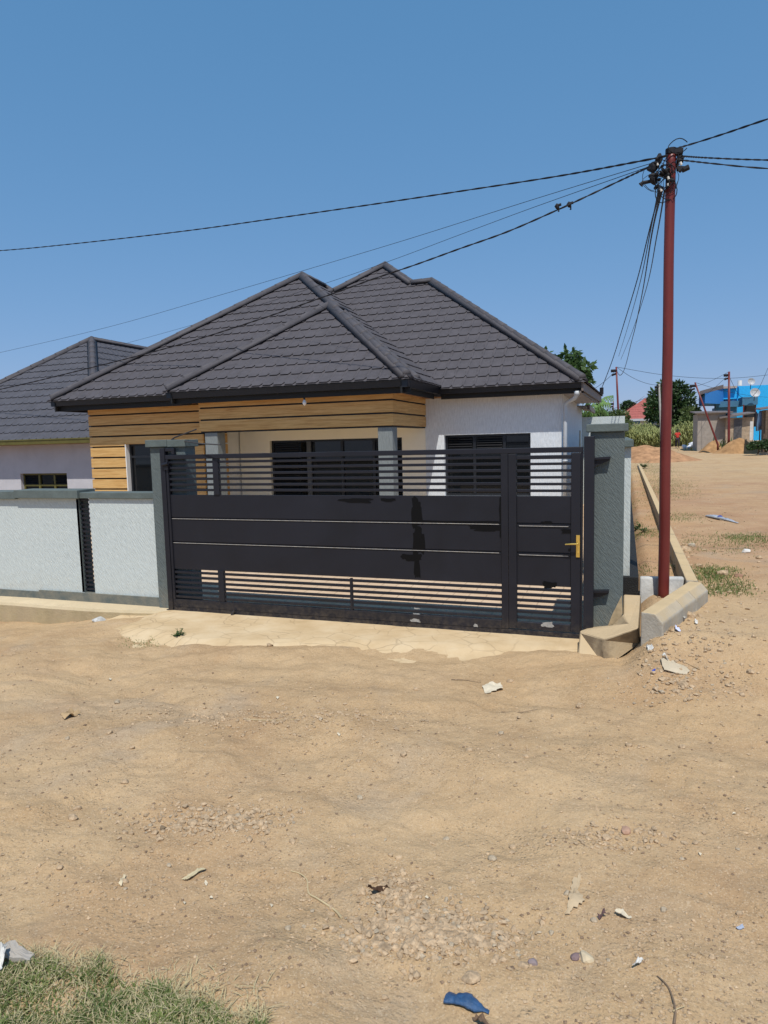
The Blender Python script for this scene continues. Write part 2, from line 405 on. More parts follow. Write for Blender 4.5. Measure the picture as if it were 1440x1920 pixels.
def gz(X, Y):
    X = np.asarray(X, float); Y = np.asarray(Y, float)
    z = gbase(X, Y)
    ap = apm(X, Y)
    m_ = gmask(X, Y)
    near = 1-ss(12, 40, np.hypot(X, Y+7))
    det = .075*fbm(X*.55+.25*Y, Y*.9, 1, 3) + .036*fbm(X*1.5, Y*2.0, 2, 4) + .016*fbm(X*5, Y*5, 3, 4)
    # flaky layered edges of baked mud
    q = fbm(X*1.1+3, Y*1.7-2, 9, 5); det = det + .008*np.tanh((q-.05)*22) + .007*np.tanh((q+.28)*22)
    # shallow wash channel running to the lower right
    ch = np.exp(-((Y+3.35-.28*np.sin(X*.9)+.18*X+.12*fbm(X*2, 0*X, 21))/.16)**2); det = det - .045*ch*(.6+.4*fbm(X*3, Y*3, 22))
    for (yc, sl_, wv) in ((-2.35,.05,1.1), (-3.75,.02,2.2), (-1.75,.10,3.0)):
        det = det - .028*np.exp(-((Y-yc-sl_*X-.12*np.sin(X*.7+wv)-.05*fbm(X*1.2,0*X,int(wv*10)))/.21)**2)*(.5+.5*np.sin(X*.9+wv)**2)
    rl = ss(.95, 1.8, X)*ss(1.2, 3.5, Y)*(1-ss(24, 34, Y)); det = det + rl*(.10*fbm(X*.8, Y*.5, 51, 4)+.05*np.tanh((fbm(X*1.3, Y*.8, 52, 4))*9)+.03*fbm(X*4, Y*4, 53, 3))
    micro = .0058*fbm(X*22, Y*22, 4, 3)*near
    side = ss(-5.2, -5.8, X)*ss(-.28, -.16, Y)
    z = z + (det*(.35+.65*near) + micro)*m_*(1-.85*ap)*(1-side)
    z = z - .03*ap - .06*(1-m_)*(1-ss(20, 30, Y)) - .05*side
    return z
def gpt(px, py, dz=0.0):      # where the sight line of a pixel meets the ground
    d = ray(px, py); d = d/np.linalg.norm(d); t = max(2.0, (CAM_H-1.35)/max(1e-4, -d[2])*.98)
    while t < 400:
        p = CAM+d*t
        if p[2] - float(gbase(p[0], p[1])) < 0: break
        t *= 1.004
    lo, hi = t/1.004, t
    for _ in range(18):
        mid_ = (lo+hi)/2; p = CAM+d*mid_
        if p[2] - float(gz(p[0], p[1])) < 0: hi = mid_
        else: lo = mid_
    p = CAM+d*hi
    return Vector((p[0], p[1], float(gz(p[0], p[1]))+dz))

def axis(segs):
    out = [segs[0][0]]
    for a, b, st0, st1 in segs:
        x = a; 
        while x < b:
            t = (x-a)/(b-a); x += st0*(st1/st0)**t if st0 != st1 else st0
            out.append(min(x, b))
    return np.array(sorted(set(np.round(out, 4))))
xs = axis([(-3000,-60,900,12),(-60,-12,8,.6),(-12,-4.5,.4,.035),(-4.5,3.2,.03,.03),(3.2,14,.04,.4),(14,60,.5,6),(60,3000,8,900)])
ys = axis([(-60,-7.5,8,.4),(-7.5,-5.6,.2,.03),(-5.6,-2.5,.022,.024),(-2.5,1.5,.028,.05),(1.5,14,.06,.22),(14,70,.3,1.2),(70,260,1.5,12),(260,4500,20,1200)])
XX, YY = np.meshgrid(xs, ys); ZZ = gz(XX, YY)
nx, ny = len(xs), len(ys)
V = np.stack([XX.ravel(), YY.ravel(), ZZ.ravel()], 1)
idx = np.arange(nx*ny).reshape(ny, nx)
Q = np.stack([idx[:-1,:-1].ravel(), idx[:-1,1:].ravel(), idx[1:,1:].ravel(), idx[1:,:-1].ravel()], 1)
me = bpy.data.meshes.new('ground'); me.vertices.add(len(V)); me.vertices.foreach_set('co', V.ravel())
me.loops.add(Q.size); me.loops.foreach_set('vertex_index', Q.ravel().astype(np.int32))
me.polygons.add(len(Q)); me.polygons.foreach_set('loop_start', np.arange(0, Q.size, 4, dtype=np.int32))
me.polygons.foreach_set('use_smooth', np.ones(len(Q), bool)); me.materials.append(DIRT); me.update(calc_edges=True)
g = bpy.data.objects.new('ground', me); S.collection.objects.link(g); g['kind'] = 'structure'; ORG['ground'] = Vector()

# driveway apron and courtyard paving
b = MB(); ax_ = np.linspace(-6.2, -.3, 120); ay = np.linspace(-1.6, .28, 46)
vs = [(x, y, .004+.004*float(fbm(x*3, y*3, 40))-.07*(1-float(apm(x, y)))) for y in ay for x in ax_]
fs = [(j*120+i, j*120+i+1, (j+1)*120+i+1, (j+1)*120+i) for j in range(45) for i in range(119)]
b.add(vs, fs); tag(b.build('driveway_apron', APRON, smooth=True), 'pale cracked paving apron in front of the gate', kind='structure')
b = MB(); b.add([(-12.9,.30,.006),(-.1,.30,.006),(-.1,20,.006),(-12.9,20,.006)], [(0,1,2,3)])
tag(b.build('courtyard_paving', PAVE), 'courtyard pavers seen through the gate', kind='structure')

# ------------------------------------------------------------------ tiled roof pieces
TW, TC = .245, .37
def tile_face(A, Bp, apexes, mt, name, parent, seed=0, lift=0.0, tw=TW, tc=TC, clip=None):
    """A, Bp: eave ends seen with the slope rising away; apexes: remaining polygon corners in order from B side to A side"""
    A = Vector(A); Bp = Vector(Bp); P = [A, Bp] + [Vector(p) for p in apexes]
    e = (Bp-A).normalized(); n = (Bp-A).cross(P[2]-A).normalized()
    if n.z < 0: n = -n
    s = n.cross(e).normalized()
    if s.dot(P[2]-A) < 0: s = -s
    L = (Bp-A).length; H = max((p-A).dot(s) for p in P)
    prof = [(0,0,.002),(.35,0,0),(.42,.045,-.014),(.5,.098,-.018),(.58,.045,-.014),(.65,0,0)]
    es = []; k0 = int(min((p-A).dot(e) for p in P)/tw)-1; k1 = int(max((p-A).dot(e) for p in P)/tw)+2
    for k in range(k0, k1):
        for (a, dz_, rb) in prof: es.append(((k+a)*tw, dz_, rb))
    E = np.array(es); rows = []
    rng = np.random.RandomState(seed+5)
    nc = int(H/tc)+2
    tid = (np.arange(len(E))//6)
    for c in range(-1, nc):
        off = E[:,1]; s0 = c*tc
        j = rng.uniform(-.004, .004, len(E)//6+1)[tid]
        rows.append((s0+off+.012, 0*off+E[:,2]*.3+.0))
        rows.append((s0+off-.010+j*.6, .022+E[:,2]*.5+j*.8))
        rows.append((s0+off*.3+tc*.55, .011+E[:,2]))
    ne = len(E); nr = len(rows); VV = np.zeros((nr, ne, 3))
    Av, ev, sv, nv = [np.array(x) for x in (A, e, s, n)]
    for i, (sr, hr) in enumerate(rows):
        VV[i] = Av + E[:,0:1]*ev + sr[:,None]*sv + (hr[:,None]+lift)*nv
    VV = VV.reshape(-1, 3); ix = np.arange(nr*ne).reshape(nr, ne)
    QQ = np.stack([ix[:-1,:-1].ravel(), ix[:-1,1:].ravel(), ix[1:,1:].ravel(), ix[1:,:-1].ravel()], 1)
    bm = bmesh.new(); mm = bpy.data.meshes.new(name); mm.from_pydata(VV.tolist(), [], QQ.tolist()); bm.from_mesh(mm)
    if clip: P = [Vector(p) for p in clip]
    cen = sum(P, Vector())/len(P)
    for i in range(len(P)):
        a, c = P[i], P[(i+1) % len(P)]
        pn = (c-a).cross(n).normalized()
        if pn.dot(cen-a) > 0: pn = -pn
        if i == 0 and not clip: a = a - s*.03
        bmesh.ops.bisect_plane(bm, geom=bm.verts[:]+bm.edges[:]+bm.faces[:], plane_co=a, plane_no=pn, clear_outer=True)
    Lo = ORG[parent.name] if parent else Vector()
    for v in bm.verts: v.co -= Lo
    bm.normal_update(); bm.to_mesh(mm); bm.free(); mm.materials.append(mt)
    o = bpy.data.objects.new(name, mm); S.collection.objects.link(o); ORG[o.name] = Lo
    if parent: o.parent = parent
    return o
def hip_cap(p, q, name, parent, mt=CAP, r=.072, seg=.42):
    p, q = Vector(p), Vector(q); L = (q-p).length; n = max(2, int(L/seg)); b = MB(); d = (q-p)/n
    for i in range(n):
        a = p+d*i; c = p+d*(i+1.06)
        b.tube([a, a+d*.12, c], [r*1.08, r*1.06, r*.95], 10)
    up_ = Vector((0,0,.012))
    side = (q-p).cross(Vector((0,0,1))).normalized()
    b.solid8([p+side*.16-up_*5, p-side*.16-up_*5, p-side*.07+up_*3.2, p+side*.07+up_*3.2], [q+side*.16-up_*5, q-side*.16-up_*5, q-side*.07+up_*3.2, q+side*.07+up_*3.2])
    return b.build(name, mt, parent, smooth=True)

# ------------------------------------------------------------------ the house
house = root('house', (-6.8, 7.5, 0), 'single storey house with charcoal tiled hip roof and wood clad front behind the black gate', 'house')
YW, YB, YC = 7.5, 6.0, 5.2        # front wall, wood block, canopy planes
def wall_with_hole(b, x0, x1, y0, y1, z0, z1, holes):
    holes = sorted(holes); x = x0
    for (hx0, hx1, hz0, hz1) in holes:
        b.box(x, hx0, y0, y1, z0, z1)
        if hz0 > z0: b.box(hx0, hx1, y0, y1, z0, hz0)
        b.box(hx0, hx1, y0, y1, hz1, z1); x = hx1
    b.box(x, x1, y0, y1, z0, z1)
# right front wall
b = MB(); wall_with_hole(b, -4.22, -1.26, YW, YW+.2, 0, 3.06, [(-3.79, -1.9, .87, 2.22)])
b.box(-1.46, -1.26, YW+.2, 14.6, 0, 3.06)
wallo = b.build('front_wall', HWALL, house)
b = MB(); wall_with_hole(b, -9.0, -4.222, YW+.006, YW+.2, 0, 2.95, [(-8.17, -4.78, .12, 2.2)])
b.build('porch_wall', CREAM, house)
b = MB(); b.box(-9.2, -9.035, 6.17, YW+.2, 0, 2.95); b.build('porch_side_wall', WHITEP, house)
b = MB(); b.box(-12.5, -1.3, 14.6, 14.8, 0, 3.0); b.box(-12.26, -12.06, 6.2, 14.6, 0, 3.0); b.build('rear_wall', WHITEP, house)
b = MB(); b.box(-9.0, -4.3, YC+.02, YW, 0, .12); b.build('porch_floor', CONC, house)
# wood block
def clad(x0, x1, y0, y1, zlist, holes=(), axis_='x'):
    w = MB(); gap = MB()
    for z0, z1 in zlist:
        if axis_ == 'x':
            segs = [(x0, x1, z0, z1)]
            for (hx0, hx1, hz0, hz1) in holes:
                ns = []
                for (a, c, za, zc) in segs:
                    if zc <= hz0 or za >= hz1 or c <= hx0 or a >= hx1: ns.append((a, c, za, zc)); continue
                    if a < hx0: ns.append((a, hx0, za, zc))
                    if c > hx1: ns.append((hx1, c, za, zc))
                    if zc > hz1: ns.append((max(a, hx0), min(c, hx1), hz1, zc))
                    if za < hz0: ns.append((max(a, hx0), min(c, hx1), za, hz0))
                segs = ns
            for (a, c, za, zc) in segs: w.box(a, c, y0, y1, za, zc)
        else: w.box(x0, x1, y0, y1, z0, z1)
    return w
def planks(ztop, zbot, pitch_=.2535, gap_=.036):
    out = []; z = ztop
    while z > zbot+.02:
        z2 = max(zbot, z-pitch_+gap_); out.append((z2, z)); z -= pitch_
    return out
PZ = [(2.925, 3.05)] + planks(2.889, .05)
hole = [(-11.22, -9.85, 1.0, 2.2)]
w = clad(-12.26, -9.03, YB, YB+.05, PZ, hole); wc = w.build('wood_cladding', WOOD, house, bevel=.004)
b = MB(); wall_with_hole(b, -12.24, -9.05, YB+.05, YB+.2, 0, 3.05, [(-11.22, -9.85, 1.0, 2.2)]); b.build('cladding_backing', BLACKP, house)
b = MB(); b.box(-11.222, -11.20, YB-.004, YB+.16, 1.0, 2.2); b.box(-11.2, -9.87, YB-.004, YB+.16, .98, 1.0); b.build('window_reveal', WHITEP, house)
# canopy boards: front, right return, left return
CZ = [(2.928, 3.06), (2.676, 2.894), (2.421, 2.642)]
w = clad(-8.56, -4.2, YC, YC+.04, CZ)
w.box(-4.24, -4.2, YC+.04, YW-.002, 2.928, 3.06); w.box(-4.24, -4.2, YC+.04, YW-.002, 2.676, 2.894); w.box(-4.24, -4.2, YC+.04, YW-.002, 2.421, 2.642)
for z0, z1 in CZ: w.box(-8.56, -8.52, YC+.04, YB, z0, z1)
w.build('canopy_cladding', WOOD, house, bevel=.003)
b = MB(); b.box(-8.54, -4.225, YC+.02, YC+.2, 2.39, 3.05); b.box(-4.4, -4.222, YC+.2, YW, 2.39, 3.05); b.box(-8.54, -8.4, YC+.2, YB, 2.39, 3.05)
b.build('canopy_beam', BLACKP, house)
b = MB(); b.box(-8.4, -4.4, YC+.2, YW, 2.6, 2.65); b.build('porch_ceiling', CREAM, house)
# wood corner strip on the porch side wall
w = MB()
for z0, z1 in planks(2.40, .12): w.box(-9.03, -8.985, 6.80, 6.93, z0, z1)
w.build('wood_corner_strip', WOOD, house)
# porch columns
for (a, c) in ((-8.46, -8.15), (-4.53, -4.23)):
    b = MB(); b.box(a, c, YC+.03, YC+.33, .0, 2.392); b.build('porch_column', COLUMN, house, bevel=.01)

def window(x0, x1, z0, z1, y, parent, muls, transom=None, louv=(), gm=FRAMEM, light=None):
    fr = MB(); t_ = .05; y0, y1 = y, y+.06
    fr.box(x0, x0+t_, y0, y1, z0, z1); fr.box(x1-t_, x1, y0, y1, z0, z1)
    fr.box(x0+t_, x1-t_, y0, y1, z1-t_, z1); fr.box(x0+t_, x1-t_, y0, y1, z0, z0+t_)
    for mx in muls: fr.box(mx-.03, mx+.03, y0-.008, y1, z0+t_, z1-t_)
    if transom: fr.box(x0+t_, x1-t_, y0-.004, y1-.01, transom-.025, transom+.025)
    w_ = fr.build('window', gm, parent)
    g_ = MB(); g_.box(x0+.03, x1-.03, y+.035, y+.045, z0+.03, z1-.03); g_.build('pane', GLASS, w_)
    if louv:
        lb = MB()
        for (a, c, za, zb) in louv:
            lb = MB(); z = za
            while z < zb:
                lb.solid8([(a, y-.012, z),(c, y-.012, z),(c, y-.008, z+.006),(a, y-.008, z+.006)], [(a, y+.03, z+.04),(c, y+.03, z+.04),(c, y+.034, z+.046),(a, y+.034, z+.046)]); z += .055
            lb.build('louver', LOUVER, w_)
    if light:
        lb = MB()
        for mx in light: lb.box(mx-.065, mx+.045, y-.02, y+.03, z0, z1-.03)
        lb.build('mullion', FRAMEG, w_)
    return w_
window(-3.79, -1.9, .87, 2.22, YW+.1, house, [-3.13, -2.47], None, [(-3.08, -2.52, 1.92, 2.16), (-3.72, -3.18, 1.9, 2.14)])
window(-8.17, -4.78, .12, 2.2, YW+.10, house, [-5.5, -6.3], None, [(-8.1, -7.42, .3, 2.12), (-5.44, -4.84, .3, 2.12)], light=[-7.15])
window(-11.2, -9.86, 1.0, 2.2, YB+.12, house, [-10.55], 1.9)

# soffits, fascias, gutters
def gutter_run(b, p, q, out, zt=3.225, h=.135, w=.12):
    """box gutter with its outer face on line p-q; out = outward unit (x,y)"""
    (x0, y0), (x1, y1) = p, q; ox, oy = out
    i = (x0-ox*w, y0-oy*w), (x1-ox*w, y1-oy*w)
    def prof(x, y): return [(x, y, zt), (x-ox*.015, y-oy*.015, zt-h), (x-ox*w, y-oy*w, zt-h), (x-ox*w, y-oy*w, zt-.01)]
    b.solid8(prof(x0, y0), prof(x1, y1))
    def lip(x, y): return [(x+ox*.012, y+oy*.012, zt+.012), (x+ox*.012, y+oy*.012, zt-.018), (x-ox*.01, y-oy*.01, zt-.018), (x-ox*.01, y-oy*.01, zt+.012)]
    b.solid8(lip(x0, y0), lip(x1, y1))
def fascia_run(b, p, q, out, z0=3.0, z1=3.2, w=.115):
    (x0, y0), (x1, y1) = p, q; ox, oy = out
    a = w+.003
    def pr(x, y): return [(x-ox*a, y-oy*a, z1), (x-ox*a, y-oy*a, z0), (x-ox*(a+.03), y-oy*(a+.03), z0), (x-ox*(a+.03), y-oy*(a+.03), z1)]
    b.solid8(pr(x0, y0), pr(x1, y1))
GR, GC, GL = 7.05, 4.80, 5.50
runs = [((-3.76, GR), (-.80, GR), (0,-1), 0), ((-9.07, GC), (-3.76, GC), (0,-1), .02), ((-3.76, GC), (-3.76, GR-.0), (1,0), .01),
        ((-12.89, GL), (-9.07, GL), (0,-1), .045), ((-12.89, 14.9), (-12.89, GL), (-1,0), .045), ((-9.07, GL), (-9.07, GC), (-1,0), .035)]
b = MB(); f_ = MB()
for p, q, o_, dz in runs:
    gutter_run(b, p, q, o_, 3.225+dz); fascia_run(f_, p, q, o_, 2.99+dz*.6, 3.19+dz)
b.build('gutter', GUTTER, house); f_.build('fascia', BLACKP, house)
b = MB()
b.box(-4.2, -1.0, GR+.15, YW, 3.035, 3.05); b.box(-8.95, -3.9, GC+.15, YC, 3.045, 3.06); b.box(-4.2, -3.9, YC, GR+.15, 3.045, 3.06)
b.box(-12.75, -8.56, GL+.15, YB, 3.075, 3.09); b.box(-12.75, -12.26, YB, 14.6, 3.075, 3.09); b.box(-8.95, -8.56, YC, YB, 3.065, 3.08)
b.build('soffit', SOFFIT, house)
b = MB(); b.hexa([(-1.26, YW-.28), (-.86, YW-.28), (-.68, 12.2), (-1.26, 12.2)], 3.02, 3.035); b.build('side_soffit', SOFFITW, house)
b = MB(); b.hexa([(-.84, GR), (-.80, GR), (-.62, 12.25), (-.66, 12.25)], 3.03, 3.20); b.hexa([(-.87, GR-.02), (-.845, GR-.02), (-.665, 12.2), (-.69, 12.2)], 2.985, 3.025); b.build('side_fascia', FASCIAB, house)
b = MB(); b.box(-1.0, -.93, 12.4, 16, 2.86, 2.98); b.box(-1.26, -1.0, 12.4, 16, 2.95, 2.97); b.build('rear_eave', FASCIAB, house)

zE = 3.215; T = .745
# roof A (left wing)
xl, xr, yf, yb = -12.93, -3.79, 5.46, 15.9
za = zE+.055; xm = (xl+xr)/2; h = (xr-xl)/2; zt = za+T*h
A1 = (xm, yf+h, zt); A2 = (xm, yb-h, zt) if yb-h > yf+h else (xm, yf+h+.3, zt)
T2 = .755; yf2 = 7.01; xr2 = -.77; h2 = 4.29; zr2 = zE+T2*h2; ym2 = yf2+h2
xB, yB = -6.81, 12.49; zB = zE+T2*(yB-yf2)
rf = MB(); 
roofp = tile_face((xl, yf, za), (xr, yf, za), [A1], ROOF, 'roof', house, 1)
def sub(A_, B_, ap, seed, lift=0): return tile_face(A_, B_, ap, ROOF, 'roof', house, seed, lift)
sub((xr, yf, za), (xr, yb, za), [A2, A1], 2)
sub((xl, yb, za), (xl, yf, za), [A1, A2], 3)
# roof over canopy
cl_, cr_, cf = -9.11, -3.735, 4.76; zc = zE+.045; hc = (cr_-cl_)/2; xc = (cl_+cr_)/2; zct = zc+T*hc
C1 = (xc, cf+hc, zct); C2 = (xc, cf+hc+.8, zct)
sub((cl_, cf, zc), (cr_, cf, zc), [C1], 4)
sub((cr_, cf, zc), (cr_, cf+2*hc, zc), [C2, C1], 5, .004)
sub((cl_, cf+hc+.8, zc), (cl_, cf, zc), [C1, C2], 6)
# right roof front: one plane with the tall rear peak
kx = xB+(yB-ym2)   # where the peak's right hip meets the ridge
sub((-9.5, yf2, zE), (xr2, yf2, zE), [(xr2-h2, ym2, zr2), (-9.5, ym2, zr2)], 7)
tile_face((-9.5, yf2, zE), (xr2, yf2, zE), [(xr2-h2, ym2, zr2), (xB, yB, zB)], ROOF, 'roof', house, 7, clip=[(xB-(yB-ym2), ym2, zr2), (kx, ym2, zr2), (xB, yB, zB)])
sub((xr2, yf2, zE), (-.60, 12.3, zE), [(xr2-h2, ym2, zr2)], 8)
sub((-.60, 12.3, zE), (-4, 15.9, zE), [(xr2-h2, ym2, zr2)], 18)
sub((xr2, yf2+2*h2, zE), (-10, yf2+2*h2, zE), [(-9, ym2, zr2), (xr2-h2, ym2, zr2)], 9)
sub((kx, ym2, zr2), (kx, ym2+3, zr2), [(xB, yB+.5, zB), (xB, yB, zB)], 10)
sub((xB-(yB-ym2), ym2+3, zr2), (xB-(yB-ym2), ym2, zr2), [(xB, yB, zB), (xB, yB+.5, zB)], 11)
up3 = Vector((0,0,.035))
def cap(p, q, r=.072): hip_cap(Vector(p)+up3, Vector(q)+up3, 'ridge_cap', house, r=r)
cap((xl+.05, yf+.05, za+.03), A1); cap((xr-.0, yf+.0, za), A1); cap(A1, A2)
cap((xm, yb-h, zt), (xm+2.3, yb-h+2.3, zt-2.3*T))
cap((cl_+.05, cf+.05, zc+.03), C1); cap((cr_-.05, cf+.05, zc+.03), C1, .082); cap(C1, C2)
cap((xr2-.05, yf2+.05, zE+.03), (xr2-h2, ym2, zr2), .082); cap((xr2-h2, ym2, zr2), (kx, ym2, zr2)); cap((kx, ym2, zr2), (xB, yB, zB))
cap((xB-(yB-ym2), ym2, zr2), (xB, yB, zB)); cap((-8.3, ym2, zr2), (xB-(yB-ym2), ym2, zr2)); cap((xB, yB, zB), (xB, yB+1, zB))
# valley tray between the canopy roof and the right roof
b = MB(); v0 = Vector((-3.76, 7.03, zE+.02)); v1 = Vector((-8.1, 11.25, zE+.02+4.3*.75))
b.tube([v0+Vector((0,-.02,.0)), v0.lerp(v1, .3)+Vector((0,0,.01)), v1], .028, 6); b.build('valley_strip', BLACKP, house)
# downpipe
b = MB(); x_, y_ = -1.2, YW-.08
top = Vector((-.93, GR+.06, 3.02))
b.tube([top, top+Vector((0,0,-.07)), top+Vector((-.04,.03,-.13)), Vector((-1.08, YW-.12, 2.86)), Vector((-1.17, YW-.07, 2.80)), Vector((-1.18, YW-.07, 2.72)), Vector((-1.18, YW-.07, .05))], .042, 12)
b.tube([top+Vector((0,0,.01)), top+Vector((0,0,-.08))], .055, 12)
b.tube([(-1.18, YW-.07, 1.6), (-1.18, YW-.07, 1.64)], .052, 12)
b.build('downpipe', PLASTW, house, smooth=True)
b = MB(); b.box(-1.262, -1.25, 13.3, 13.9, .9, 2.3); b.build('side_window', FRAMEM, house)
# bulb
bl = atY(571, 757, GC+.16); blb = root('light_bulb', (bl[0], bl[1], 3.05), 'bare white bulb hanging under the canopy gutter above the porch', 'light bulb')
b = MB(); z = 3.06
b.tube([(bl[0], bl[1], z), (bl[0], bl[1], z-.09)], .018, 10); b.build('bulb_holder', BLACKP, blb)
b = MB(); b.tube([(bl[0], bl[1], z-.09-k*.013) for k in range(10)], [.016,.022,.03,.036,.04,.041,.038,.031,.02,.004], 12); b.build('bulb_glass', M_simple('opal glass', (.8,.8,.8), .2, .02), blb, smooth=True)

# ------------------------------------------------------------------ neighbour house
nb = root('neighbour_house', (-18, 9, -1), 'grey plastered house with dark tiled roof and olive gutter behind the left wall', 'house')
NY = 7.0
cR = Vector(atY(180, 822, NY)); ap = Vector(atY(172, 635, NY+4.54)); hN = 4.5; zN = cR.z
ap2 = ap + Vector((0, 5, 0)); cL = Vector((ap.x-hN, NY, zN))
tile_face(cL, cR, [ap], ROOF2, 'roof', nb, 21); tile_face(cR, cR+Vector((0, 9.5, 0)), [ap2, ap], ROOF2, 'roof', nb, 22)
hip_cap(cR, ap, 'ridge_cap', nb, r=.09); hip_cap(cL, ap, 'ridge_cap', nb, r=.09); hip_cap(ap, ap2, 'ridge_cap', nb)
# lower left wing of the neighbour's roof
wl = Vector(atY(30, 697, NY+4.2)); hw = (wl.z-zN)/.745
p0 = Vector((wl.x-3-hw, NY-.35, zN)); p1 = Vector((wl.x+hw*.55, NY-.35, zN))
tile_face(p0, p1, [Vector((wl.x, NY-.35+(wl.z-zN)/.745, wl.z)), Vector((wl.x-4, NY-.35+(wl.z-zN)/.745, wl.z))], ROOF2, 'roof', nb, 23)
hip_cap(p1, (wl.x, NY-.35+(wl.z-zN)/.745, wl.z), 'ridge_cap', nb, r=.07); hip_cap((wl.x, NY-.35+(wl.z-zN)/.745, wl.z), (wl.x-4, NY-.35+(wl.z-zN)/.745, wl.z), 'ridge_cap', nb, r=.07)
b = MB(); gutter_run(b, (cL.x, NY-.03), (cR.x+.1, NY-.03), (0,-1), zN+.02, .13); b.build('gutter', OLIVE, nb)
wN = [atY(38, 888, NY+.5), atY(125, 888, NY+.5)]
b = MB(); wall_with_hole(b, cL.x+.5, cR.x-.45, NY+.5, NY+.7, -1.3, zN-.1, [(wN[0][0], wN[1][0], .45, wN[0][2])]); b.box(cR.x-.65, cR.x-.45, NY+.7, NY+9, -1.3, zN-.1)
b.build('wall', LILAC, nb)
b = MB(); b.box(cL.x+.1, cR.x-.05, NY+.1, NY+.5, zN-.12, zN-.1); b.build('soffit', SOFFIT, nb)
wx0, wx1, wz = wN[0][0], wN[1][0], wN[0][2]
ww = window(wx0, wx1, .45, wz, NY+.6, nb, [wx0+.35*(wx1-wx0), wx0+.68*(wx1-wx0)], wz-.34, [(wx0+.05, wx0+.34*(wx1-wx0), wz-.3, wz-.05), (wx0+.7*(wx1-wx0), wx1-.05, wz-.3, wz-.05)], gm=OLIVE)

# ------------------------------------------------------------------ left boundary wall
lw = root('boundary_wall', (-8.5, .1, -.2), 'low whitish textured wall with slate coping left of the gate', 'wall')
b = MB(); b.box(-30, -7.05, .10, .28, -1.4, 1.44); b.box(-6.87, -5.775, .10, .28, 0, 1.44); b.build('wall_panel', WALLTEX, lw, bevel=.006)
b = MB(); b.box(-30, -8.12, .04, .34, 1.425, 1.535); b.box(-8.12, -6.99, .02, .36, 1.44, 1.555); b.box(-6.99, -5.775, .06, .33, 1.44, 1.52); b.build('coping', GREEND, lw, bevel=.006)
b = MB(); b.box(-30, -7.85, .08, .1, -1.3, .10); b.box(-7.85, -5.775, .07, .1, -1.3, .125); b.box(-7.05, -6.87, .1, .28, -1.2, .13); b.build('plinth', PLINTH, lw)
b = MB(); b.box(-7.09, -7.05, .10, .13, .13, 1.43); 
for k in range(21):
    z = .16+k*.062; b.box(-7.048, -6.872, .12, .15, z, z+.026)
b.box(-7.048, -7.03, .15, .17, .13, 1.43); b.box(-6.89, -6.872, .15, .17, .13, 1.43); b.build('slot_grille', GATE, lw)
b = MB(); b.box(-7.05, -7.047, .10, .28, .13, 1.44); b.build('slot_reveal', GREEND, lw)
b = MB(); n = 40
xsL = np.linspace(-30, -5.45, n)
vs = []
for x in xsL:
    zt_ = -.005-.012*max(0, -8-x); fade = ss(-5.5, -6.4, x); yfr = -.235+.17*(1-fade)+.012*math.sin(x*7)
    zb = -.6
    vs += [(x, .1, zt_+.01), (x, yfr+.02, zt_), (x, yfr-.01, zt_-.03), (x, yfr-.03, zb)]
fs = [(i*4+k, i*4+k+1, (i+1)*4+k+1, (i+1)*4+k) for i in range(n-1) for k in range(3)]
fs += [(0,1,2,3), tuple(range((n-1)*4+3, (n-1)*4-1, -1))]
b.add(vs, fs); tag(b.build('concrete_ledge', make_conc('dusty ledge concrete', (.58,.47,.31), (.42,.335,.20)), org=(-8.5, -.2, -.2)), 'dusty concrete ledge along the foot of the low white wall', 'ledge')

# ------------------------------------------------------------------ pillars
lp = root('gate_pillar', (-5.48, .3, 0), 'slate green pillar at the left end of the gate beside the low wall', 'pillar', 'gate pillars')
b = MB(); b.box(-5.775, -5.24, .045, .27, -.1, 2.11); b.build('pillar_shaft', GREENP, lp, bevel=.012)
b = MB(); b.box(-5.81, -5.48, .0, .30, 2.11, 2.20); b.box(-5.48, -5.21, .008, .30, 2.105, 2.195); b.build('pillar_cap', GREEND, lp, bevel=.006)
rp = root('gate_pillar', (-.17, .3, 0), 'slate green pillar at the right end of the gate beside the red pole', 'pillar', 'gate pillars')
b = MB(); b.box(-.34, -.005, .10, .50, -.1, 2.15); b.build('pillar_shaft', GREENP, rp, bevel=.012)
b = MB(); b.box(-.38, .03, .06, .55, 2.15, 2.232); b.build('pillar_cap', GREEND, rp, bevel=.008)
for z in (1.87, .49):
    b = MB(); b.solid8([(-.30, .02, z),(-.14, .02, z+.008),(-.14, .02, z+.03),(-.30, .02, z+.02)], [(-.30, .1, z),(-.14, .1, z+.008),(-.14, .1, z+.03),(-.30, .1, z+.02)])
    b.solid8([(-.30, .045, z-.07),(-.15, .045, z-.01),(-.15, .045, z+.008),(-.30, .045, z+.0)], [(-.30, .05, z-.07),(-.15, .05, z-.01),(-.15, .05, z+.008),(-.30, .05, z+.0)])
    b.build('bracket', GATE, rp)
# rebar ends on the left pillar
cx, cz = -5.475, 2.19
rb = root('steel_rods', (cx, .3, cz), 'bent steel rods sticking out of the left pillar cap', 'steel rods')
p0 = Vector(atY(322, 833, .08)); p1 = Vector(atY(322, 824, .1)); p2 = Vector(atY(368, 805, .0))
b = MB(); b.tube([p0, p1, Vector(atY(328, 820, .08)), p2], .009, 7); b.build('rod', STEEL, rb)
b = MB(); b.tube([p0+Vector((.01,0,0)), Vector(atY(323, 824, .1)), Vector(atY(350, 828, .0)), Vector(atY(378, 832, -.1)), Vector(atY(414, 834, -.15))], .008, 7); b.build('rod', STEEL, rb)

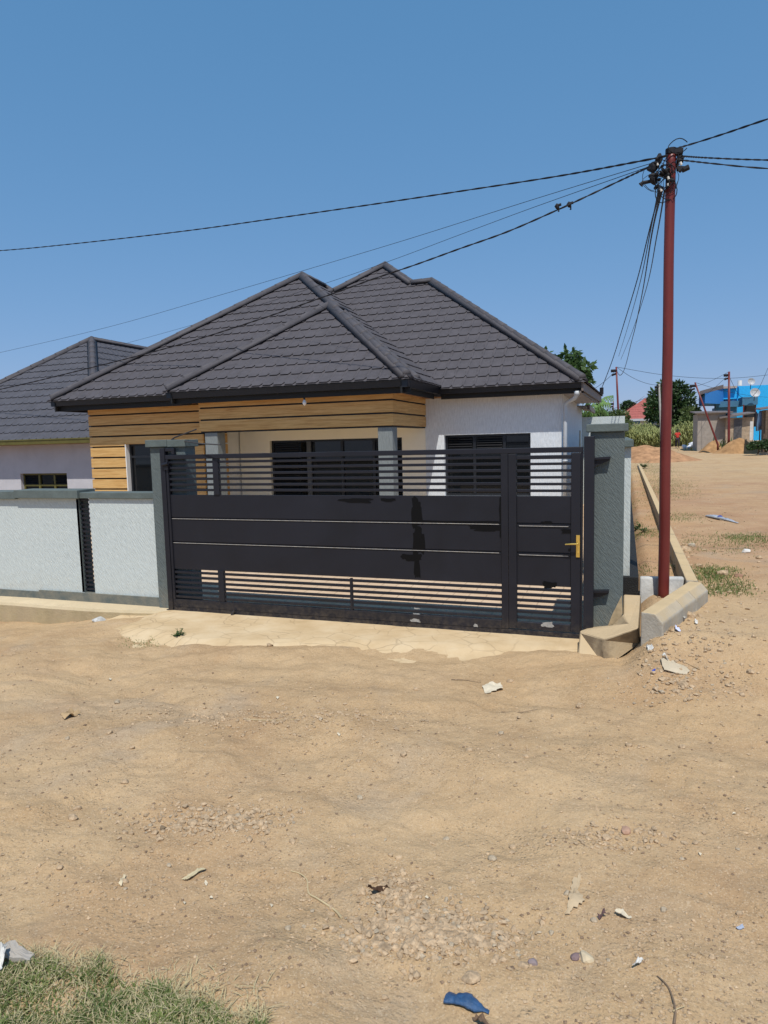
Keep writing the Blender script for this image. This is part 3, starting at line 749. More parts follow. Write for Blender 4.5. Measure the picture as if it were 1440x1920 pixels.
# ------------------------------------------------------------------ gate
gt = root('sliding_gate', (-3, 0, 0), 'wide black steel gate with slatted top and bottom and a wicket door', 'gate')
GX0, GX1, GD = -5.49, -.402, -1.165
b = MB(); b.box(-5.565, -5.495, -.035, .04, 0, 2.09); b.box(-5.495, -5.36, -.02, .02, 2.05, 2.09); b.box(-5.40, -5.36, -.02, .02, 2.01, 2.05); b.build('guide_post', GATE, gt, bevel=.004)
b = MB(); b.box(-.392, -.292, -.05, .07, 0.0, 2.11); b.build('guide_post', GATE, gt, bevel=.004)
b = MB()
b.box(GX0, GX1, -.03, .03, 1.95, 2.005); b.box(GX0, GX0+.035, -.028, .028, .06, 1.95)
b.box(GD-.075, GD, -.028, .028, .06, 1.95); b.box(GX0+.035, GD-.075, -.03, .03, .055, .15); b.box(GX0, GX1, -.025, .025, .0, .055)
b.box(-4.80, -4.72, -.026, .026, 1.50, 1.95); b.box(-4.80, -4.72, -.026, .026, .15, .55); b.box(-3.015, -2.985, -.02, .02, .15, .53)
b.box(GX1-.02, GX1+.0, -.026, .026, .055, 1.95)
b.build('gate_frame', GATE, gt, bevel=.004)
def panel(b, x0, x1, zs):
    for za, zb in zs: b.box(x0, x1, -.012, .012, za, zb)
PZs = [(1.215, 1.50), (.905, 1.195), (.545, .885)]
b = MB(); panel(b, GX0+.035, GD-.075, PZs); b.build('gate_panel', GATE, gt, bevel=.003)
b = MB()
for z in (1.195, .885):
    b.box(GX0+.035, GD-.075, -.002, .014, z, z+.02); b.solid8([(GX0+.035, -.019, z-.004),(GD-.08, -.019, z-.004),(GD-.08, -.012, z-.008),(GX0+.035, -.012, z-.008)], [(GX0+.035, -.017, z+.0),(GD-.08, -.017, z+.0),(GD-.08, -.0, z+.001),(GX0+.035, -.0, z+.001)])
b.build('panel_joint', GATE, gt)
EDGE = M_simple('painted sun glint', (.50,.48,.45), .35, .25, 30, metal=.3)  # pale colour paints the sun glint along the panel and rib lips
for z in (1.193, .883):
    b = MB(); b.box(GX0+.05, GD-.10, -.0215, -.0195, z, z+.0055); b.build('panel_glint', EDGE, gt)
def slats(b, x0, x1, za, zb, n, t_=.03):
    for k in range(n):
        z = za+(zb-za)*(k+.5)/n; b.box(x0, x1, -.014, .014, z-t_/2, z+t_/2)
b = MB(); slats(b, GX0+.035, -4.80, 1.525, 1.945, 6); slats(b, -4.72, GD-.075, 1.525, 1.945, 6)
b.build('slats', GATE, gt, bevel=.003); b = MB()
slats(b, GX0+.035, -4.80, .15, .535, 6); slats(b, -4.72, GD-.075, .15, .535, 6); b.build('slats', GATE, gt, bevel=.003)
# wicket door
wd = MB(); a, c = GD+.004, GX1-.022
wd.box(a, a+.085, -.032, .022, .07, 1.945); wd.box(c-.095, c, -.032, .022, .07, 1.945); wd.box(a+.085, c-.095, -.032, .022, 1.885, 1.925); wd.box(a+.085, c-.095, -.032, .022, .07, .145)
door = wd.build('wicket_door', GATE, gt, bevel=.004)
b = MB(); panel(b, a+.085, c-.095, PZs); b.box(a+.085, c-.095, -.004, .010, 1.195, 1.215); b.box(a+.085, c-.095, -.004, .010, .885, .905); b.build('door_panel', GATE, door, bevel=.003)
b = MB(); slats(b, a+.085, c-.095, 1.52, 1.87, 5, .028); b.build('door_slats', GATE, door, bevel=.003); b = MB(); slats(b, a+.085, c-.095, .16, .535, 6); b.build('door_slats', GATE, door, bevel=.003)
for z in (1.198, .888): b = MB(); b.box(a+.10, c-.11, -.022, -.012, z-.012, z+.006); b.build('door_rib', GATE, door); b = MB(); b.box(a+.11, c-.12, -.0245, -.0225, z-.016, z-.0105); b.build('rib_glint', EDGE, door)  # pale strip on each rib is a painted sun glint
hx = -.447
b = MB(); b.box(hx-.018, hx+.018, -.046, -.033, .87, 1.10)
b.tube([(hx, -.045, 1.015), (hx, -.085, 1.015), (hx-.012, -.092, 1.015), (hx-.07, -.092, 1.013), (hx-.125, -.088, 1.008)], [.011,.010,.010,.009,.007], 10)
b.tube([(hx, -.047, .92), (hx, -.052, .92)], .010, 10)
b.build('door_handle', BRASS, door, bevel=.003)
b = MB(); 
b.tube([(-4.60, -.07, .0), (-4.57, -.05, .06)], .014, 8); b.build('drop_bolt', GATE, gt)
b = MB(); b.tube([(-5.52, -.055, 1.88), (-5.43, -.055, 1.90)], .022, 10); b.box(-5.50, -5.44, -.05, .04, 1.82, 1.87); b.build('guide_roller', GATE, gt)
b = MB(); b.box(-5.6, -.40, -.03, .03, -.02, .006); b.build('track', STEEL, gt)
# irregular touch-up paint patches (thin film on the panels)
def blob(cx, cz, wx, wz, seed, y=-.0135, n=26, rot=0):
    rnd = np.random.RandomState(seed); pts = []
    ph = rnd.uniform(0, 6, 4)
    for i in range(n):
        w_ = 2*math.pi*i/n; rr = 1+.16*math.sin(3*w_+ph[0])+.10*math.sin(5*w_+ph[1])+.08*math.sin(9*w_+ph[2])+rnd.uniform(-.05,.05)
        cc, sn = math.cos(w_), math.sin(w_)
        cc = math.copysign(abs(cc)**.6, cc); sn = math.copysign(abs(sn)**.6, sn)
        dx, dz = wx*cc*rr, wz*sn*rr
        pts.append((cx+dx*math.cos(rot)-dz*math.sin(rot), y, cz+dx*math.sin(rot)+dz*math.cos(rot)))
    return pts
def addblob(b, *a, **k):
    p = blob(*a, **k); n = len(p); b.add(p, [tuple(range(n))])
for (x0p, y0p, x1p, y1p, sd) in [(770,935,792,990,1),(773,990,797,1042,2),(776,1037,788,1086,3),(752,1038,792,1052,4),(935,934,950,1004,5),(790,975,948,985,6),(880,984,952,996,7),(640,934,700,943,8),(714,934,742,940,9),(940,980,964,992,15)]:
    q0 = atY(x0p, y0p, -.0135); q1 = atY(x1p, y1p, -.0135)
    pt = MB()
    addblob(pt, (q0[0]+q1[0])/2, (q0[2]+q1[2])/2, abs(q1[0]-q0[0])/2*.97, abs(q0[2]-q1[2])/2*.97, sd, y=-.0135-.0004*sd)
    pt.build('paint_patch', PATCH, gt)
for (x0p, y0p, x1p, y1p, sd) in [(1015,977,1036,983,10),(1052,992,1080,1000,11),(1017,1090,1043,1103,12),(1066,1028,1083,1034,13)]:
    q0 = atY(x0p, y0p, -.0135); q1 = atY(x1p, y1p, -.0135)
    pt = MB()
    addblob(pt, (q0[0]+q1[0])/2, (q0[2]+q1[2])/2, abs(q1[0]-q0[0])/2, abs(q0[2]-q1[2])/2, sd, y=-.0145-.0003*sd)
    pt.build('paint_patch', PATCH, door)
for (x0p, y0p, x1p, y1p, sd, y_) in [(770,1160,788,1167,20,-.0315),(774,1150,786,1154,21,-.0155),(775,1140,786,1143,22,-.0155),(888,1170,896,1176,23,-.0315)]:
    q0 = atY(x0p, y0p, -.03); q1 = atY(x1p, y1p, -.03)
    pt = MB()
    addblob(pt, (q0[0]+q1[0])/2, (q0[2]+q1[2])/2, abs(q1[0]-q0[0])/2, abs(q0[2]-q1[2])/2, sd, y=y_-.0002*(sd-20))
    pt.build('plaster_splash', SCUFF, gt)
pt = MB(); q0 = atY(1016, 1166, -.034); q1 = atY(1038, 1177, -.034)
addblob(pt, (q0[0]+q1[0])/2, (q0[2]+q1[2])/2, abs(q1[0]-q0[0])/2, abs(q0[2]-q1[2])/2, 30, y=-.0335, n=40); pt.build('plaster_splash', SCUFF, door)

# ------------------------------------------------------------------ right boundary wall
rw = root('boundary_wall', (0, 8, .3), 'white textured side wall running back behind the right pillar', 'wall')
b = MB(); b.box(-.10, .065, 1.0, 26, 0, 1.98); b.build('wall_panel', WALLTEX, rw, bevel=.006)
b = MB(); b.box(-.15, .09, .93, 26, 1.98, 2.06); b.build('coping', GREEND, rw, bevel=.006)
b = MB(); b.box(-.12, .163, .93, 26, .0, .495); b.build('plinth', BLACKPL, rw, bevel=.008)
b = MB(); x0 = -1.35; b.box(x0, -.02, 14.85, 15.0, 0, 2.72); cw = b.build('rear_yard_wall', WALLTEX, org=(-.7, 14.9, 0)); tag(cw, 'taller pale wall crossing the back of the yard beside the house', 'wall')

# ------------------------------------------------------------------ kerbs and block
kz = .30
b = MB()
tp_ = [atZ(1086,1183,.15), atZ(1130,1198,.17), atZ(1197,1178,.28), (.185,.93,.29), (.0,.93,.29), (.0,.085,.27), (-.12,.085,.13), (-.345,.085,.10)]
bt_ = [atZ(1080,1246,-.03), atZ(1138,1238,-.01), atZ(1200,1194,.16), (.20,.93,.1), (0,.93,.1), (0,.085,.0), (-.12,.085,-.05), (-.36,.085,-.05)]
bt_ = [(p[0], p[1], p[2]-.06) for p in bt_]
cen_ = (.04, -.22, .262)
vs = [tuple(map(float, p)) for p in tp_]+[tuple(map(float, p)) for p in bt_]+[cen_]
fs = [(i, (i+1) % 8, 16) for i in range(8)] + [(i, 8+i, 8+(i+1) % 8, (i+1) % 8) for i in range(8)]
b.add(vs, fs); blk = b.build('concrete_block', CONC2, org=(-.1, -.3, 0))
bm = bmesh.new(); bm.from_mesh(blk.data); bmesh.ops.recalc_face_normals(bm, faces=bm.faces[:]); pass
bm.to_mesh(blk.data); bm.free(); _bv = blk.modifiers.new('bevel', 'BEVEL'); _bv.width = .02; _bv.segments = 3
tag(blk, 'rough dusty concrete corner block at the foot of the right pillar', 'concrete block')
b = MB(); addp = [atY(1140,1173,.094), atY(1148,1152,.094), atY(1157,1134,.094), atY(1166,1116,.094), (-.006,.094,.27), (-.06,.094,.16)]
b.add([tuple(map(float,p)) for p in addp], [tuple(range(6))]); b.build('dirt_smear', M_simple('tan dirt smear', (.40,.31,.19), .95, .2, 14), rp)
def kerb(pa, pb, w, h, label, bev=.06, name='kerb_stone', drop=.25, mt=CONC, group='kerb stones', end=0):
    """kerb with sloped outer (right-hand) top edge, from pa to pb (top inner edge)"""
    pa, pb = Vector(pa), Vector(pb); d = (pb-pa); d.z = 0; d.normalize(); o = Vector((d.y, -d.x, 0))
    def pr(p): return [p, p+o*(w-bev), p+o*w+Vector((0,0,-bev*1.1)), p+o*(w+.01)-Vector((0,0,h+drop)), p-Vector((0,0,h+drop))]
    A_, B_ = pr(pa), pr(pb); b = MB(); b.add(A_+B_, [(4,3,2,1,0),(5,6,7,8,9)]+[(i, (i+1) % 5, 5+(i+1) % 5, 5+i) for i in range(5)])
    # fix orientation handled by recalc
    o_ = b.build(name, mt, org=tuple((pa+pb)/2), bevel=.012)
    bm = bmesh.new(); bm.from_mesh(o_.data); bmesh.ops.recalc_face_normals(bm, faces=bm.faces[:]); bm.to_mesh(o_.data); bm.free()
    return tag(o_, label, 'kerb', group)
A = Vector((.155, -.60, .47)); Bk = Vector((.69, .96, .47)); mid1 = A.lerp(Bk, .42); mid2 = A.lerp(Bk, .70)
kerb(A, mid1-(Bk-A).normalized()*.008, .20, .2, 'kerb stone nearest the corner block, with its flat grey end facing the road', .075)
kerb(mid1, mid2-(Bk-A).normalized()*.008, .198, .2, 'shortest front kerb stone, in the middle of the three leading to the corner', .075)
kerb(mid2, Bk, .202, .2, 'front kerb stone at the corner where the kerb turns back', .075)
# long kerb running back: stones of ~0.9 m
y = 1.0; k = 0
while y < 33:
    L_ = .95; z_ = .47+.0029*y
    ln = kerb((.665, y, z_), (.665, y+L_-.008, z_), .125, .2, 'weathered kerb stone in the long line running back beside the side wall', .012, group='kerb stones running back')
    y += L_; k += 1
b = MB(); b.solid8([(.18,1.10,.10),(.18,1.30,.10),(.18,1.30,.44),(.18,1.16,.45)], [(.66,1.13,.10),(.66,1.33,.10),(.66,1.33,.45),(.66,1.19,.46)])
o_ = b.build('kerb_stone', CONCW, org=(.4,1.2,.2), bevel=.02)
bm = bmesh.new(); bm.from_mesh(o_.data); bmesh.ops.recalc_face_normals(bm, faces=bm.faces[:]); bm.to_mesh(o_.data); bm.free()
tag(o_, 'pale cross kerb between the black plinth and the long kerb behind the red pole', 'kerb')

# ------------------------------------------------------------------ utility poles and cables
pb_ = Vector((.43, 1.04, .2)); ptop = Vector(atY(1258, 282, 1.04))
pole = root('utility_pole', tuple(pb_), 'tall dark red steel utility pole standing between kerb and right pillar', 'utility pole')
b = MB(); N = 40; b.tube([pb_.lerp(ptop, i/N) + Vector((.003*math.sin(i*.35), .003*math.cos(i*.3), 0)) for i in range(N+1)], [mix(.062, .050, i/N) for i in range(N+1)], 20)
b.build('pole_shaft', POLEM, pole, smooth=True)
b = MB(); b.tube([ptop-Vector((0,0,.04)), ptop+Vector((0,0,.015))], .056, 16); b.box(ptop.x+.02, ptop.x+.12, 1.0, 1.08, ptop.z-.045, ptop.z-.005); b.build('pole_cap', WIREM, pole)
hub = ptop+Vector((-.07, -.04, -.16))
rnd = random.Random(7)
b = MB()
for i in range(26):       # clamps and connectors bunched on the pole
    c_ = ptop+Vector((rnd.uniform(-.20, .02), rnd.uniform(-.1, .0), rnd.uniform(-.40, -.05)))
    s__ = rnd.uniform(.018, .04); d = Vector((rnd.uniform(-1,1), rnd.uniform(-1,1), rnd.uniform(-1,1))).normalized()
    b.tube([c_-d*s__*1.4, c_-d*s__*.5, c_+d*s__*.5, c_+d*s__*1.4], [s__*.4, s__*.8, s__*.8, s__*.4], 7)
b.build('cable_clamps', WIREM, pole); b = MB()
for i in range(8):
    c_ = ptop+Vector((rnd.uniform(.05, .12), rnd.uniform(-.06, .02), rnd.uniform(-.24, -.1)))
    s__ = rnd.uniform(.015, .032); b.tube([c_, c_+Vector((rnd.uniform(-1,1), 0, rnd.uniform(-1,1))).normalized()*s__*2.5], s__, 7)
b.build('cable_clamps', WIREM, pole); b = MB()
b.tube([ptop+Vector((-.10,-.05,-.30)), ptop+Vector((-.28,-.05,-.31)), ptop+Vector((-.30,-.05,-.33))], [.018,.02,.03], 8)
b.build('cable_joint', WIREM, pole)
b = MB()
for i in range(16):
    c_ = ptop+Vector((rnd.uniform(-.08, .0), -.07+rnd.uniform(-.03,.02), rnd.uniform(-.42, -.12)))
    if i < 4: c_ = ptop+Vector(((-.14, -.20, -.05, .07)[i], -.06, (-.33, -.28, -.42, .01)[i])); 
    a1, a2 = rnd.uniform(.04, .11), rnd.uniform(.05, .14); ph = rnd.uniform(0, 3); ph2 = rnd.uniform(-.6,.6)
    if i == 0: a1, a2 = .15, .09
    if i == 3: a1, a2 = .10, .07
    pts = []
    for k in range(17):
        w_ = ph + k/16*rnd.uniform(5, 5.6) if i > 3 else ph + k/16*5.2
        pts.append(c_+Vector((a1*math.cos(w_)*math.cos(ph2)-a2*math.sin(w_)*math.sin(ph2), .02*math.sin(3*w_), a1*math.cos(w_)*math.sin(ph2)+a2*math.sin(w_)*math.cos(ph2))))
    b.tube(pts, rnd.choice([.0022, .003, .005]), 5)
b.build('cable_loops', WIREM, pole)
b = MB()
for (dx, dz) in ((-.12,-.10),(-.14,-.14),(.09,-.17),(-.03,-.37),(-.10,-.41),(-.03,-.30)):
    b = MB(); b.tube([ptop+Vector((dx, -.10, dz)), ptop+Vector((dx+.01, -.10, dz-.03))], .012, 8); b.build('insulator', WHITEL, pole)

def catmull(P, n=14):
    P = [Vector(p) for p in P]; out = []
    for i in range(len(P)-1):
        p0 = P[max(i-1,0)]; p1 = P[i]; p2 = P[i+1]; p3 = P[min(i+2, len(P)-1)]
        for k in range(n):
            t = k/n; out.append(.5*((2*p1)+(p2-p0)*t+(2*p0-5*p1+4*p2-p3)*t*t+(-p0+3*p1-3*p2+p3)*t**3))
    return out+[P[-1]]
def cable(pts, r, label, twist=0, name='overhead_cable', group=None, mt=WIREM, n=14):
    P = catmull(pts, n); b = MB()
    if twist:
        L = 0; acc = [0]
        for i in range(1, len(P)): L += (P[i]-P[i-1]).length; acc.append(L)
        # resample finely so the strands visibly twist
        M_ = int(L/.045); A_, B_ = [], []
        j = 0
        for k in range(M_+1):
            d = L*k/M_
            while j < len(acc)-2 and acc[j+1] < d: j += 1
            t = (d-acc[j])/(acc[j+1]-acc[j]+1e-9); p = P[j].lerp(P[j+1], t)
            w_ = d/twist*2*math.pi; o1 = Vector((0, math.cos(w_), math.sin(w_)))*r*.62
            A_.append(p+o1); B_.append(p-o1)
        b.tube(A_, r*.82, 5); b.tube(B_, r*.82, 5)
    else: b.tube(P, r, 5)
    o = b.build(name, mt, org=tuple(P[0]))
    return tag(o, label, 'cable', group)
hp = lambda px, py: Vector(atY(px, py, 1.0))
cable([hp(1252,291), hp(1222,298), atD(1048,330,9.2), atD(860,359,10.2), atD(700,383,11.2), atD(520,409,12.4), atD(340,434,13.8), atD(120,459,15.4), atD(-40,473,16.8), atD(-400,498,21)], .009, 'thick twisted cable, uppermost of those running left from the red pole top', .55)
cable([hp(1228,308), atD(1160,340,8.6), atD(1075,380,8.8), atD(1040,396,8.9), atD(950,435,9.2), atD(860,467,9.6), atD(780,496,10.0), atD(700,523,10.4), atD(617,553,10.8), atD(480,601,11.6), atD(330,648,12.5), atD(160,692,13.6), atD(0,730,14.8), atD(-200,770,16.5)], .009, 'twisted cable sagging from the red pole across the front of the roof', .4)
cable([hp(1222,306), atD(1000,374,9.6), atD(760,450,11.6), atD(560,510,13.6), atD(400,557,15.4), atD(200,614,18), atD(0,661,21), atD(-200,703,24)], .004, 'thin wire above the roofs running left from the red pole')
cable([hp(1224,310), atD(1000,389,9.8), atD(860,441,11.2), atD(740,486,12.8), atD(620,528,14.8), atD(440,586,18), atD(250,640,22), atD(120,672,25)], .004, 'thin wire passing just behind the roof peak')
cable([hp(1262,280), atD(1300,269,7.9), atD(1360,250,7.4), atD(1440,223,6.7), atD(1600,172,6)], .008, 'twisted cable rising to the right from the red pole top', .5)
cable([hp(1268,292), atD(1330,296,8.2), atD(1440,300,8.0), atD(1700,304,7.6)], .008, 'upper of two level twisted cables running right from the red pole', .22)
cable([hp(1268,299), atD(1340,307,8.2), atD(1440,316,8.0), atD(1700,330,7.6)], .0075, 'lower of two level twisted cables running right from the red pole', .5)
eave = Vector(atY(1128, 738, 12.2))
b = MB(); b.tube([eave+Vector((0,0,-.02)), eave+Vector((0,0,.16))], .05, 8); tag(b.build('eave_insulator', WIREM, org=tuple(eave)), 'small black insulator on the right rear eave corner', 'insulator')
cable([hp(1240,350), atD(1218,430,10), atD(1196,520,12.5), atD(1172,600,15.2), atD(1148,676,17.8), eave+Vector((0,0,.14))], .010, 'twisted service cable dropping from the red pole to the eave corner', .3)
cable([hp(1242,352), atD(1222,440,13), atD(1206,540,20), atD(1192,610,27), atD(1183,645,32), atD(1174,682,37), atD(1167,700,40), atD(1161,703,43), atD(1156,694,46)], .016, 'twisted cable sagging from the red pole to the far thin pole', .8)
cable([hp(1236,352), atD(1222,420,12), atD(1200,530,19), atD(1178,610,30), atD(1160,668,42)], .010, 'fine wire beside the cable to the far thin pole')
cable([hp(1246,358), atD(1232,440,12), atD(1212,540,19), atD(1186,620,30), atD(1164,674,42)], .010, 'fine wire nearest the red pole falling to the far thin pole')
# in-line clamps on the sagging cable
for i, (px, py, s__) in enumerate([(1048, 385.5, 1), (1070.5, 382, 1)]):
    c_ = Vector(atD(px, py, 8.85)); b = MB(); b.tube([c_+Vector((-.02,0,.025)), c_+Vector((-.028,0,0)), c_+Vector((-.015,0,-.03)), c_+Vector((.0,0,-.05)), c_+Vector((-.005,0,-.075))], [.016,.030,.024,.007,.012], 8)
    b.tube([c_+Vector((-.035,0,.0)), c_+Vector((.03,0,.012))], .018, 8)
    tag(b.build('cable_clamp', WIREM, org=tuple(c_)), 'small black clamp hanging on the sagging cable, %s of the pair' % ('left', 'right')[i], 'cable clamp', 'clamps on the sagging cable')

def far_pole(px0, py0, px1, py1, D, r, label, mt=POLEM, name='utility_pole'):
    p0, p1 = Vector(atD(px0, py0, D)), Vector(atD(px1, py1, D)); p1 = p1+Vector((0,0,0))
    t_ = root(name, tuple(p0), label, 'utility pole')
    b = MB(); b.tube([p0-Vector((0,0,.4)), p0, p0.lerp(p1,.5), p1], [r*1.1,r*1.1,r,r*.85], 10); b.build('pole_shaft', mt, t_, smooth=True)
    b = MB(); b.tube([p1-Vector((.35,0,.25)), p1-Vector((-.05,0,.25))], .10, 6); b.tube([p1-Vector((.3,0,.55)), p1-Vector((0,0,.45))], .07, 6); b.build('insulator', WIREM, t_)
    return p1
T1 = far_pole(1160, 790, 1155.5, 688, 46, .065, 'thin dark red pole behind the bushes right of the roof')
T2 = far_pole(1346, 834, 1303, 717, 50, .065, 'leaning dark red pole in front of the grey outbuilding')
T3 = far_pole(1366.5, 822, 1367, 697, 50, .085, 'upright dark red pole beside the tin doored shed')
T4 = far_pole(1240, 828, 1236, 720, 56, .085, 'weathered grey pole behind the main red pole', GREYPOLE)
T5 = far_pole(1150.5, 790, 1150, 752, 60, .035, 'faint short pole rising from the bushes beyond the house')
def fw_(a, c, sag, r, label):
    a, c = Vector(a), Vector(c); cable([a, a.lerp(c,.25)-Vector((0,0,sag*.75)), a.lerp(c,.5)-Vector((0,0,sag)), a.lerp(c,.75)-Vector((0,0,sag*.75)), c], r, label, n=6)
fw_(T1, atD(1440,703,58), .5, .014, 'distant wire level with the far thin pole top')
fw_(T1, T4-Vector((0,0,.1)), .3, .014, 'distant wire from the far thin pole to the grey pole')
fw_(T4-Vector((0,0,.6)), atD(1095,775,46), .3, .014, 'distant wire falling left from the grey pole')
fw_(T3, T4-Vector((0,0,.4)), .5, .012, 'distant wire between grey pole and upright red pole')
fw_(T3-Vector((0,0,.3)), atD(1440,690,52), 2.0, .014, 'distant wire dipping right of the upright red pole')
fw_(T3-Vector((0,0,.2)), atD(1250,770,60), .6, .012, 'distant wire slanting down left from the upright red pole')
fw_(T2, atD(1440,745,60), .2, .012, 'distant wire from the leaning pole to the blue building')
fw_(T1-Vector((0,0,.2)), atD(1105,735,30), .1, .012, 'distant wire from the far thin pole toward the leafy tree')

# ------------------------------------------------------------------ vegetation
def leaf_crown(centers, N, size, seed, drop=.2, asp=2.2):
    rng = np.random.RandomState(seed); V_ = []; F_ = []
    C_ = np.array([c[:3] for c in centers]); Rr = np.array([c[3] for c in centers]); pw = Rr**2/np.sum(Rr**2)
    ci = rng.choice(len(C_), N, p=pw)
    d = rng.normal(size=(N,3)); d /= np.linalg.norm(d, axis=1)[:,None]
    rad = rng.uniform(.45, 1.05, N)**.6
    p = C_[ci] + d*(Rr[ci]*rad)[:,None]*np.array([1,1,.85])
    dirv = d + rng.normal(size=(N,3))*.7; dirv[:,2] -= drop; dirv /= np.linalg.norm(dirv, axis=1)[:,None]
    sd = np.cross(dirv, rng.normal(size=(N,3))); sd /= np.linalg.norm(sd, axis=1)[:,None]
    ln = size*rng.uniform(.6, 1.3, N)[:,None]; wd = ln/asp
    a = p; b_ = p+dirv*ln*.5+sd*wd*.5; c = p+dirv*ln; e_ = p+dirv*ln*.5-sd*wd*.5
    V_ = np.stack([a,b_,c,e_],1).reshape(-1,3); F_ = np.arange(4*N).reshape(-1,4)
    return V_, F_
def tree(loc, centers, N, size, seed, leaf, label, trunk_r=.15, name='tree', group=None, cat='tree', drop=.2):
    loc = Vector(loc); t_ = root(name, tuple(loc), label, cat, group)
    V_, F_ = leaf_crown(centers, N, size, seed, drop); b = MB(); b.v = V_.tolist(); b.f = [tuple(f) for f in F_.tolist()]; b.mi = [0]*len(b.f)
    b.build('crown', leaf, t_)
    b = MB(); cm = Vector(np.mean([c[:3] for c in centers], axis=0))
    fork = loc.lerp(Vector((cm.x, cm.y, cm.z)), .55)
    b.tube([loc-Vector((0,0,.3)), loc.lerp(fork,.5)+Vector((.05,0,0)), fork], [trunk_r*1.2, trunk_r, trunk_r*.8], 10)
    for c in centers:
        c3 = Vector(c[:3]); b.tube([fork, fork.lerp(c3,.55)+Vector((0,0,-.1*c[3])), c3], [trunk_r*.55, trunk_r*.35, trunk_r*.12], 6)
    b.build('trunk', BARK, t_); return t_
def cents(px_list, D, spread=.6, seed=0):
    rng = np.random.RandomState(seed); out = []
    for (px, py, rp) in px_list:
        r_ = rp/F*D; p = atD(px, py, D+rng.uniform(-spread, spread)*r_); out.append((p[0], p[1], p[2], r_))
        q = atD(px+rng.uniform(-.3,.3)*rp, py+rng.uniform(-.1,.2)*rp, D+r_*rng.uniform(.4,1)); out.append((q[0], q[1], q[2], r_*.9))
    return out
def foot(px, D):
    p = atD(px, 830, D); return (p[0], p[1], float(gbase(p[0], p[1])))
tree(foot(1062, 30), cents([(1070,668,15),(1060,688,20),(1080,700,22),(1098,692,12),(1040,690,18),(1022,668,11),(1090,718,16),(1060,716,24),(1035,710,20),(1075,735,20)], 30, seed=1), 2600, .30, 3, LEAFB, 'bright leafy tree rising over the right end of the roof', .16, drop=.7)
tree(foot(1262, 72), cents([(1258,732,20),(1240,745,22),(1278,745,22),(1235,765,24),(1262,770,28),(1288,770,18),(1248,722,12),(1272,727,14),(1225,778,12),(1255,785,20),(1280,788,18)], 72, seed=2), 7000, .42, 4, LEAFD, 'big dark round mango tree behind the red pole', .3)
tree(foot(1296, 70), cents([(1292,775,14),(1300,785,12),(1288,793,14),(1303,770,8),(1304,795,9)], 70, seed=3), 1300, .40, 5, LEAFO, 'smaller yellow green tree at the right side of the mango tree', .14)
tree(foot(1150, 44), cents([(1150,785,20),(1167,781,14),(1135,790,18),(1172,795,11),(1160,800,20)], 44, seed=4), 3600, .20, 6, LEAFO, 'rounded olive green bush beyond the tall yard wall', .12, name='bush', cat='bush')
tree(foot(1176, 88), cents([(1177,758,6),(1170,762,6),(1184,762,5)], 88, seed=5), 700, .4, 7, LEAFD, 'small dark tree showing left of the red tiled roof', .12)
tree(foot(1112, 40), cents([(1112,785,14),(1125,780,12),(1100,782,10),(1120,795,14)], 40, seed=6), 1600, .22, 8, LEAFB, 'green shrub under the banana leaves', .1, name='bush', cat='bush')
# banana plant
bp = root('banana_plant', foot(1112, 34), 'banana plant with broad ragged leaves by the eave corner', 'banana plant')
base = Vector(atD(1108, 790, 34)); f0 = Vector(foot(1112, 34))
b = MB(); b.tube([f0-Vector((0,0,.2)), base.lerp(f0,.5), base+Vector((0,0,.3))], [.16,.14,.09], 10); b.build('stem', LEAFBAN, bp)
for k, tip in enumerate([(1150,741),(1146,756),(1140,772),(1092,742),(1120,742),(1084,768),(1132,748)]):
    tp = Vector(atD(tip[0], tip[1], 34+(-1)**k*.5)); b = MB(); st = base+Vector((0,0,.25)); md = st.lerp(tp,.5)+Vector((0,0,.35))
    P = catmull([st, md, tp], 14); n = len(P)
    for i in range(3, n-1):
        t_ = i/(n-1); w_ = .26*math.sin(math.pi*min(1, t_*1.02))**.6
        ax2 = (P[i+1]-P[i]).normalized(); sd = ax2.cross(Vector((0,0,1))).normalized()
        for sgn in (-1, 1):
            dr = .12+.1*((i*7+k) % 3); q0, q1 = P[i], P[i]+(P[i+1]-P[i])*.86
            b.add([q0, q1, q1+sd*sgn*w_-Vector((0,0,dr)), q0+sd*sgn*w_-Vector((0,0,dr))], [(0,1,2,3)])
    b.build('leaf', LEAFBAN, bp)
# maize field (a mass nobody could count)
rng = np.random.RandomState(11); b = MB(); n_m = 2600
for i in range(n_m):
    px = rng.uniform(1150, 1322); D = 63+rng.uniform(0, 1)**1.2*16
    p = atD(px, 820, D); p[2] = float(gbase(p[0], p[1])); hh = rng.uniform(1.5, 2.1)*(.62+.62*float(vnoise(p[0]*.55, p[1]*.4, 31)))
    if px > 1308: continue
    p = Vector(p); lean = Vector((rng.uniform(-.12,.12), rng.uniform(-.1,.1), 0))
    b.add([p+Vector((-.02,0,0)), p+Vector((.02,0,0)), p+lean+Vector((0,0,hh))], [(0,1,2)])
    for k in range(5):
        zz = hh*(.3+.15*k); a = rng.uniform(0, 6.28); d = Vector((math.cos(a), math.sin(a), 0)); s2 = Vector((-d.y, d.x, 0))*.05
        q = p+lean*(zz/hh)+Vector((0,0,zz)); m1 = q+d*.3+Vector((0,0,.22)); e1 = q+d*.62-Vector((0,0,rng.uniform(0,.3)))
        b.add([q, m1+s2, e1, m1-s2], [(0,1,2,3)])
tag(b.build('maize_field', LEAFY, org=foot(1250, 66)), 'field of yellowing maize behind the dirt track', 'maize', kind='stuff')
